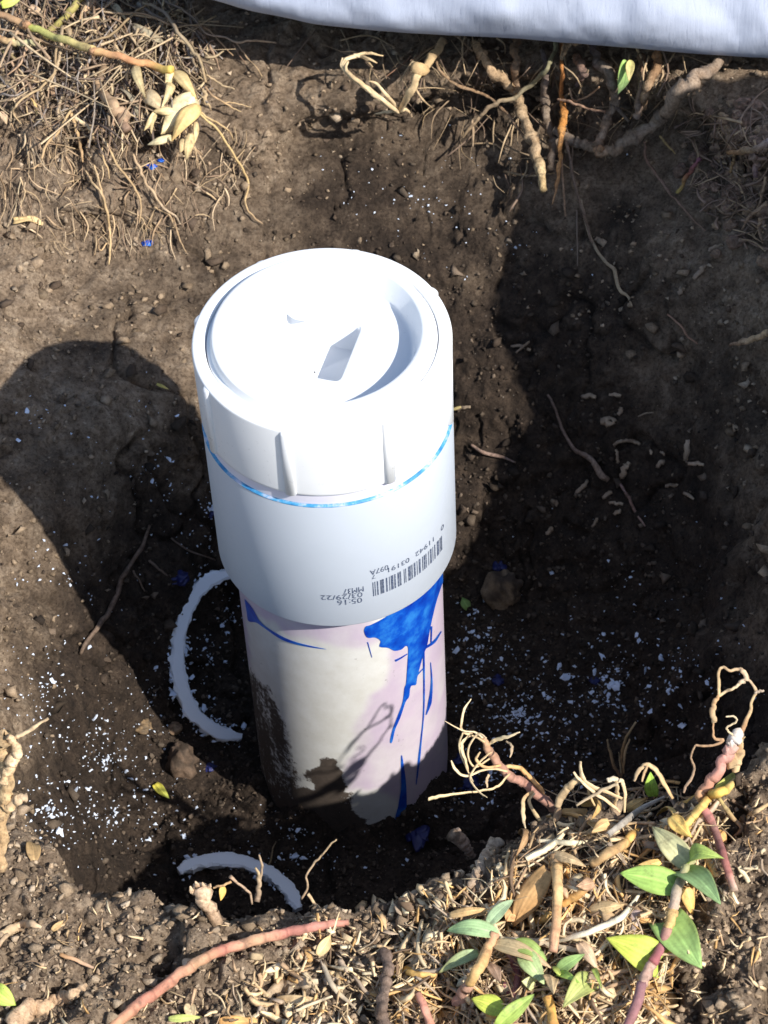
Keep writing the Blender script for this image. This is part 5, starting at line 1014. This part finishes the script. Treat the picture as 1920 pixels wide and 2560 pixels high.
# single leaves and leaf pairs lower down
pair = empty('leaf_sprout', along(5, [(645, 1480)], .012)[0], 'small sprout of narrow bright green leaves at the centre of the lower bank', 'sprout')
for b, t_, w, c1, c2 in (((650, 1488), (785, 1400), 54, (.24, .40, .14), (.2, .36, .12)), ((655, 1495), (760, 1535), 36, (.32, .5, .08), (.28, .46, .08)), ((668, 1500), (632, 1460), 22, (.44, .52, .1), (.44, .52, .1))):
    mb = MB(); leaf5(mb, b, t_, w, c1, c2, .014, .018, 0, .3, heart=.1, fold=.25); mb.build('leaf', M_LEAF, pair)
for b, t_, w, c1, c2, lab, m_ in (((392, 1672), (245, 1612), 84, (.36, .48, .05), (.5, .55, .08), 'broad yellow green leaf low in front of the peach stem plant', M_LEAF), ((370, 1745), (548, 1590), 66, (.26, .40, .06), (.22, .34, .08), 'long green leaf rising from the lower frame edge', M_LEAF), ((835, 1512), (685, 1650), 100, (.34, .42, .12), (.38, .40, .14), 'broad dull green leaf with a pale midrib beside the sprout', M_LEAF), ((545, 1545), (488, 1530), 60, (.48, .50, .24), (.52, .54, .28), 'tiny pale lime leaf between the lower leaves', M_LEAF), ((828, 1470), (868, 1562), 24, (.36, .52, .08), (.44, .54, .12), 'very thin lime leaf blade above the dull green leaf', M_LEAF), ((1112, 650), (1098, 535), 62, (.26, .46, .04), (.30, .50, .06), 'small upright bright green leaf at the top of the litter', M_LEAF), ((1410, 610), (1480, 548), 34, (.44, .46, .12), (.46, .44, .14), 'folded yellow green leaf against the pink stem', M_LEAF),
        ((606, 1000), (440, 1275), 112, (.36, .17, .07), (.44, .22, .10), 'large smooth russet brown leaf beside the peach stem', M_DRYLEAF), ((455, 1190), (412, 1245), 70, (.48, .24, .11), (.42, .2, .1), 'small round russet leaf touching the large russet one', M_DRYLEAF), ((1195, 745), (1292, 842), 66, (.66, .42, .12), (.62, .36, .08), 'curled golden yellow leaf under the thick yellow stem', M_DRYLEAF), ((985, 712), (1085, 655), 46, (.58, .36, .14), (.5, .3, .14), 'narrow tan leaf near the small upright green leaf', M_DRYLEAF), ((770, 690), (835, 748), 48, (.58, .36, .13), (.5, .3, .12), 'short amber leaf in the straw tuft', M_DRYLEAF), ((810, 1195), (970, 1165), 60, (.52, .36, .2), (.46, .3, .17), 'curled beige leaf over the bowing straw', M_DRYLEAF), ((630, 925), (790, 980), 50, (.46, .31, .19), (.4, .26, .16), 'long beige leaf beside the brown stump', M_DRYLEAF), ((1420, 820), (1465, 870), 44, (.5, .24, .08), (.46, .22, .09), 'orange brown leaf behind the red stem', M_DRYLEAF), ((830, 1060), (750, 1080), 54, (.26, .12, .10), (.3, .16, .12), 'dark reddish dead leaf in the heart of the bank', M_DRYLEAF), ((760, 1345), (850, 1480), 54, (.44, .28, .2), (.38, .24, .18), 'pinkish brown drooping leaf above the dull green leaf', M_DRYLEAF), ((140, 1215), (330, 1185), 36, (.44, .28, .15), (.5, .3, .14), 'narrow rolled brown leaf behind the blue green leaf', M_DRYLEAF), ((330, 1440), (385, 1530), 54, (.20, .10, .10), (.24, .13, .12), 'dark purple leaf behind the peach stem', M_DRYLEAF), ((610, 1500), (640, 1580), 62, (.48, .3, .18), (.5, .34, .2), 'crinkled beige leaf above the orange lower stem', M_DRYLEAF), ((1240, 780), (1120, 740), 44, (.66, .46, .18), (.58, .38, .14), 'pale gold strip leaf next to the curled golden leaf', M_DRYLEAF), ((480, 830), (470, 920), 50, (.34, .17, .09), (.3, .15, .09), 'small red brown leaf at the pit edge by the cream straw', M_DRYLEAF), ((900, 770), (820, 820), 50, (.48, .28, .13), (.44, .26, .13), 'chestnut leaf fragment above the jointed orange stem', M_DRYLEAF), ((1150, 960), (1000, 1000), 36, (.6, .36, .12), (.5, .3, .12), 'slim orange leaf under the pale pinkish leaf', M_DRYLEAF)):
    mb = MB(); leaf5(mb, b, t_, w, c1, c2, .013, .018, rng.uniform(-.3, .3), rng.uniform(0, .4), heart=.2, fold=.22 if m_ is M_LEAF else -.28, wave=.05 if m_ is M_LEAF else .12); tag(mb.build('green_leaf' if m_ is M_LEAF else 'dead_leaf', m_), lab, 'leaf')

# ------------------------------------------------------------------ front bank: red runner, stubs, twigs
single('red_runner', 'long rosy pink jointed runner arching over the front soil', 'stem', 6, [(430, 1070), (520, 985), (600, 930), (680, 865), (760, 812), (820, 778), (880, 750), (960, 722), (1040, 702), (1130, 680), (1210, 665), (1290, 650), (1378, 640)], [38, 38, 38, 36, 38, 36, 38, 36, 38, 36, 34, 32, 22], [(.52, .30, .17), (.46, .20, .14), (.50, .24, .16), (.56, .34, .2), (.46, .19, .14), (.58, .36, .22), (.44, .18, .14), (.50, .24, .19), (.46, .22, .16)], [.004, .012, .012, .004], knob=.10, n=110, wob=.2)
stub = empty('torn_stump', along(6, [(830, 600)], .004)[0], 'torn pale stem stump with jagged tips on the front rim', 'stump')
d6 = fr(6, [(835, 610)])[0]; t6 = near_t(d6) - .003
def P6(pts, off): return np.array([CAM + ray(q) * (t6 - of) for q, of in zip(fr(6, pts), np.interp(np.linspace(0, 1, len(pts)), np.linspace(0, 1, len(off)), off))])
mb = MB(); tube(mb, P6([(850, 640), (832, 590), (810, 540), (795, 505)], [0, .012]), np.array([44, 44, 62, 54]) * MM[6] * .5, [(.30, .22, .15), (.46, .33, .22), (.54, .4, .28)], n=16); mb.build('stem', M_ROOT, stub)
for x, y, z in ((768, 520, 750), (788, 500, 772), (806, 505, 800), (824, 510, 832)):
    mb = MB(); tube(mb, P6([(x, y + 12), ((x + z) / 2, y - 6), (z, y - 22)], [.010, .014]), np.array([20, 18, 5]) * MM[6] * .5, [(.5, .36, .24), (.56, .42, .28)], n=8, flat=.5); mb.build('splinter', M_ROOT, stub)
def rim6(label, pts, w, cols, off, name='dry_twig', **kw): return single(name, label, 'twig', 6, pts, w, cols, anchor=True, off=off, knob=.05, wob=.6, **kw)
rim6('wiry root looping out of the rim beside the torn stump', [(998, 568), (990, 530), (965, 505), (930, 480), (910, 460)], [8, 9, 10, 9, 14], [(.34, .25, .17), (.4, .28, .19)], [0, .012])
rim6('straight horizontal fibre joining the torn stump and the wiry root', [(840, 505), (880, 496), (915, 478)], [7, 9, 9], [(.5, .32, .16)], [0, 0])
rim6('dry forked twig upright on the rim against the short ring offcut', [(1020, 560), (1022, 500), (1018, 450), (1010, 425)], [22, 18, 12, 6], [(.3, .22, .16), (.5, .38, .22)], [0, .012])
rim6('slim pointed straw rising above the dry forked twig', [(1026, 480), (1034, 420), (1024, 374)], [8, 10, 6], [(.4, .3, .2)], [.004, .014])
rim6('thin bare twig leaning over the short ring offcut', [(1050, 440), (1072, 390), (1078, 350), (1090, 322)], [7, 7, 6, 4], [(.44, .33, .18), (.3, .22, .14)], [0, .012])
rim6('tallest thin crooked twig rising from the rim before the pipe foot', [(1192, 552), (1215, 500), (1210, 455), (1245, 405), (1275, 375), (1300, 340), (1330, 314)], [8, 8, 8, 8, 7, 7, 5], [(.36, .26, .17), (.46, .34, .2)], [0, .02], n=40)
single('dry_twig', 'split straw lying over the tip of the pink runner', 'twig', 6, [(1218, 530), (1250, 575), (1290, 632)], [12, 12, 8], [(.56, .42, .26)], .010, flat=.5)
single('dry_twig', 'second split straw crossing the first by the runner tip', 'twig', 6, [(1222, 580), (1250, 570), (1275, 600)], [6, 7, 5], [(.5, .38, .24)], .008)
single('dark_stick', 'dark brown stick standing in the soil at the lower frame edge', 'stick', 6, [(1515, 755), (1530, 830), (1525, 900), (1512, 980), (1520, 1060)], [36, 40, 40, 44, 44], [(.14, .10, .08), (.19, .14, .11), (.12, .085, .065)], .010, mat=M_ROOT, knob=.1, rvar=.22, sides=10, n=50)
single('straw_bundle', 'splayed bundle of flat grey straw on the front soil', 'straw', 6, [(1040, 935), (1120, 900), (1190, 885), (1255, 872)], [22, 54, 50, 18], [(.40, .31, .21), (.48, .38, .26)], .006, flat=.3)
single('dry_straw', 'thin grey straw slanting beside the straw bundle', 'straw', 6, [(1275, 800), (1310, 880), (1350, 930), (1405, 982)], [14, 20, 16, 6], [(.46, .38, .27), (.4, .32, .22)], .007, flat=.5)
single('dry_straw', 'pale cream straw end crossing below the straw bundle', 'straw', 6, [(1170, 990), (1230, 965), (1315, 932)], [10, 12, 8], [(.6, .5, .34)], .008, flat=.5)
single('pale_root', 'bleached peeling root lying along the lower soil', 'root', 6, [(20, 1075), (90, 1010), (160, 975), (240, 950), (300, 925), (345, 885)], [70, 66, 50, 44, 40, 20], [(.40, .28, .18), (.50, .35, .22), (.42, .30, .19)], .008, mat=M_ROOT, wob=.5, n=70, rvar=.3, sides=12, flat=.6)
single('dry_straw', 'curved flat tan straw near the standing dry stalk', 'straw', 6, [(-20, 705), (30, 678), (80, 652), (125, 648), (165, 662)], [20, 34, 32, 26, 10], [(.48, .36, .22), (.54, .4, .26)], .006, flat=.3)
single('dry_straw', 'second tan straw folded under the curved flat straw', 'straw', 6, [(-10, 740), (15, 705), (70, 672), (140, 690)], [14, 16, 14, 8], [(.42, .31, .2)], .005, flat=.4)
single('dry_straw', 'orange brown straw splinter on the open front soil', 'straw', 6, [(238, 766), (300, 790), (370, 820)], [14, 15, 10], [(.46, .26, .12), (.4, .28, .2)], .004, flat=.6)
for b, t_, w, c1, lab, m_ in (((-30, 900), (62, 968), 70, (.36, .48, .08), 'lime green leaf at the edge of the bleached root', M_LEAF), ((665, 1022), (800, 1015), 26, (.36, .42, .12), 'slim green leaf blade at the lower frame edge', M_LEAF), ((865, 1034), (1005, 1030), 40, (.48, .23, .08), 'orange brown leaf at the lower frame edge', M_DRYLEAF), ((1090, 950), (1270, 945), 36, (.52, .36, .22), 'flat tan leaf strip below the straw bundle', M_DRYLEAF), ((1255, 770), (1308, 690), 40, (.5, .36, .2), 'small folded tan leaf under the runner tip', M_DRYLEAF), ((1555, 860), (1590, 808), 26, (.62, .38, .08), 'golden leaf fork tip beside the dark stick', M_DRYLEAF), ((1590, 825), (1670, 855), 30, (.66, .40, .1), 'golden leaf strip beside the dark stick', M_DRYLEAF), ((880, 498), (872, 556), 26, (.56, .33, .08), 'small golden leaf behind the torn stump', M_DRYLEAF), ((720, 800), (770, 790), 26, (.5, .38, .32), 'tiny pinkish scrap by the middle of the runner', M_DRYLEAF), ((745, 960), (765, 1040), 40, (.46, .34, .22), 'tan leaf flake beneath the runner', M_DRYLEAF), ((205, 672), (252, 632), 22, (.44, .27, .14), 'brown sliver leaf by the curved flat straw', M_DRYLEAF), ((135, 395), (118, 318), 52, (.30, .17, .09), 'brown pointed leaf leaning at the crumbling rim', M_DRYLEAF)):
    mb = MB(); b3, t3 = along(6, [b, t_], .005); n_ = norm(norm(CAM - b3) + RT * rng.uniform(-.4, .4)); leaf(mb, b3, t3, w * MM[6], n_, c1, tuple(np.array(c1) * .9), heart=.15, fold=.2, wave=.08); tag(mb.build('green_leaf' if m_ is M_LEAF else 'dead_leaf', m_), lab, 'leaf')
# standing dry stalk at the frame edge
stalk = empty('dry_stalk', along('D', [(6, 1866)], .002)[0], 'thick dry tan stalk standing at the frame edge by the front rim', 'stalk')
dS = (6, 1868); tS = near_t(dS) - .003
def PS(pts, off): return np.array([CAM + ray(q) * (tS - of) for q, of in zip(pts, np.interp(np.linspace(0, 1, len(pts)), np.linspace(0, 1, len(off)), off))])
for nm, pts, w, cols, off in (('stem', [(4, 1875), (6, 1810), (7, 1750), (13, 1690), (10, 1630), (6, 1595)], [22, 22, 26, 24, 28, 36], [(.46, .32, .18), (.5, .36, .2), (.52, .38, .22)], [0, .03]), ('branch', [(10, 1750), (28, 1736), (42, 1728), (56, 1724)], [20, 16, 15, 13], [(.5, .36, .2), (.56, .42, .28)], [.014, .02]), ('twig', [(12, 1602), (40, 1590), (70, 1572), (104, 1551)], [9, 8, 7, 4], [(.56, .42, .26)], [.03, .04]), ('stem', [(8, 1690), (24, 1650), (34, 1615), (18, 1590)], [14, 20, 20, 12], [(.56, .42, .26), (.6, .46, .3)], [.026, .034])):
    mb = MB(); tube(mb, PS(pts, off), np.array(w) * MM['D'] * .5, cols, n=44, sides=11, knob=.2, wob=.5, rvar=.22); mb.build(nm, M_ROOT if nm == 'stem' else M_FIBRE, stalk)

# ------------------------------------------------------------------ bits on the pit sides and floor
def bit(label, k, pts, w, cols, name='root_twig', cat='twig', lift=.003, **kw): return single(name, label, cat, k, pts, w, cols, lift, wob=kw.pop('wob', .5), **kw)
bit('bent brown root twig lying on the shaded wall above the large ring offcut', 7, [(318, 1478), (345, 1425), (400, 1355), (440, 1290), (470, 1210), (500, 1150), (560, 1060), (592, 968)], [14, 18, 22, 22, 22, 20, 18, 12], [(.13, .095, .07), (.17, .12, .09), (.14, .1, .075)], mat=M_ROOT, n=50, knob=.15)
bit('short side twig low on the bent root twig', 7, [(528, 1150), (550, 1190), (572, 1230)], [10, 9, 6], [(.15, .11, .085)], mat=M_ROOT)
bit('second side twig higher on the bent root twig', 7, [(590, 1105), (625, 1140), (662, 1168)], [12, 11, 7], [(.15, .11, .085)], mat=M_ROOT)
bit('thin twig reaching from the wall towards the coupling', 7, [(678, 1020), (740, 1065), (850, 1105)], [8, 9, 6], [(.14, .105, .085)], mat=M_ROOT)
bit('pale wavy root fibre down the shaded wall behind the pipe', 8, [(598, 0), (612, 60), (640, 160), (680, 235), (738, 300), (768, 385), (800, 410), (818, 455)], [12, 13, 14, 14, 18, 16, 13, 8], [(.26, .2, .14), (.34, .27, .18), (.38, .29, .18)], name='root_fibre', cat='root', n=60)
bit('dark hanging fibre beside the wavy root fibre', 8, [(582, 40), (584, 150), (586, 280)], [8, 8, 5], [(.17, .13, .1)], name='root_fibre', cat='root')
bit('dry tan root pointing in from the frame edge', 8, [(1400, 565), (1350, 585), (1295, 605), (1235, 618)], [30, 28, 26, 12], [(.4, .28, .16), (.46, .33, .2), (.3, .2, .14)], lift=.010, name='root_stub', cat='root', mat=M_ROOT, knob=.2)
bit('reddish thin twig leading to the dry tan root', 8, [(968, 486), (1020, 530), (1055, 580), (1095, 612)], [8, 10, 10, 6], [(.3, .18, .12)])
bit('longest dark root twig slanting across the shaded side', 8, [(455, 825), (490, 880), (510, 950), (560, 1040), (600, 1080), (640, 1105), (690, 1165), (722, 1192)], [12, 14, 14, 18, 22, 28, 32, 26], [(.13, .095, .08), (.18, .13, .105), (.27, .2, .15)], mat=M_ROOT, n=50)
bit('thin lower twig continuing the longest dark root twig', 8, [(768, 1205), (800, 1260), (830, 1320), (872, 1388)], [12, 16, 14, 8], [(.24, .15, .13), (.3, .2, .16)], mat=M_ROOT)
bit('reddish root twig lying just beside the coupling', 8, [(134, 1040), (180, 1070), (240, 1085), (320, 1116)], [12, 20, 18, 8], [(.25, .17, .13), (.18, .13, .11)], mat=M_ROOT)
chips = [((600, 838), (662, 838), 26, .3), ((718, 828), (772, 836), 20, .36), ((690, 940), (742, 952), 46, .34), ((735, 1042), (790, 1024), 20, .32), ((790, 1024), (850, 1040), 20, .3), ((768, 1180), (802, 1118), 34, .42), ((692, 1268), (732, 1240), 22, .34), ((720, 1292), (778, 1296), 18, .38), ((1052, 1020), (1044, 1108), 28, .44), ((1056, 1122), (1124, 1128), 20, .46), ((918, 1132), (958, 1114), 26, .32), ((1035, 1248), (1082, 1272), 18, .36), ((575, 1250), (632, 1196), 24, .36), ((648, 1388), (672, 1352), 18, .34), ((300, 620), (388, 638), 18, .28), ((325, 650), (382, 602), 14, .26), ((60, 892), (132, 880), 20, .3), ((450, 1418), (482, 1392), 24, .38), ((755, 1120), (748, 1060), 16, .34), ((960, 1220), (1010, 1214), 20, .28), ((500, 1300), (470, 1280), 22, .26), ((1080, 332), (1132, 272), 30, .34), ((1010, 400), (1040, 372), 30, .3), ((935, 1070), (955, 1088), 14, .36), ((885, 1062), (900, 1084), 14, .34), ((745, 1340), (765, 1318), 24, .36), ((1145, 220), (1200, 190), 24, .32), ((840, 920), (910, 905), 10, .3), ((760, 910), (770, 880), 26, .3)]
CL = ['short tan chip, higher of the pair below the wavy fibre', 'pale chip beside the short tan chip on the shaded side', 'widest torn pale chip, near the middle of the chips', 'slim bent chip below the widest torn chip', 'slim chip end touching the bent chip', 'broad pale chip lying against the thick end of the dark twig', 'small tan chip just under the thick twig end', 'pale level chip below the thick twig end', 'upright pale chip, furthest towards the frame edge', 'level cream chip at the foot of the upright pale chip', 'short orange tan chip near the upright pale chip', 'curved dull chip below the level cream chip', 'hooked pale chip on the near side of the dark twig', 'small upright chip beside the lower twig', 'straw like chip on the wall close behind the collar', 'crossing thin chip over the straw like chip', 'slim chip stuck to the wall against the coupling', 'pinkish chip low on the shaded side above the pale faced clod', 'thin upright chip over the broad pale chip', 'dull chip between the cream chip and the curved chip', 'dull chip near the hooked pale chip', 'pale root chip high on the wall below the corner lump', 'short pale chip under the pale root chip', 'tiny chip near the slim chip end', 'second tiny chip beside the tiny chip', 'small tan chip under the level pale chip', 'highest pale chip, right below the corner lump', 'needle thin chip above the slim bent chip', 'small slanted chip above the widest torn chip']
for i, (a, b, w, v) in enumerate(chips):
    mid = ((a[0] + b[0]) / 2 + 4, (a[1] + b[1]) / 2 - 5); v *= .9
    bit(CL[i], 8, [a, mid, b], [w * .8, w, w * .75], [(v, v * .76, v * .55), (v * .9, v * .7, v * .48)], name='wood_chip', cat='chip', flat=.3, sides=5, n=8, rvar=.15, group='dry chips scattered on the shaded side')
for k, b, t_, w, c1, c2, lab in ((7, (612, 1990), (668, 2048), 40, (.52, .44, .04), (.30, .36, .05), 'yellow green leaf scrap below the brown knobbly clod'), (8, (118, 1732), (92, 1690), 46, (.06, .16, .03), (.1, .24, .06), 'small green leaf scrap beside the pale faced clod'), (7, (620, 410), (668, 432), 14, (.4, .34, .08), (.5, .4, .14), 'yellow straw flake on the wall beside the cap'), (8, (88, 880), (30, 900), 14, (.3, .22, .1), (.34, .26, .12), 'thin tan flake stuck to the wall behind the collar')):
    mb = MB(); b3, t3 = along(k, [b, t_], .004); leaf(mb, b3, t3, w * MM[k], norm(CAM - b3), c1, c2, heart=.3, fold=-.3, wave=.15); tag(mb.build('leaf_scrap', M_LEAF), lab, 'leaf')
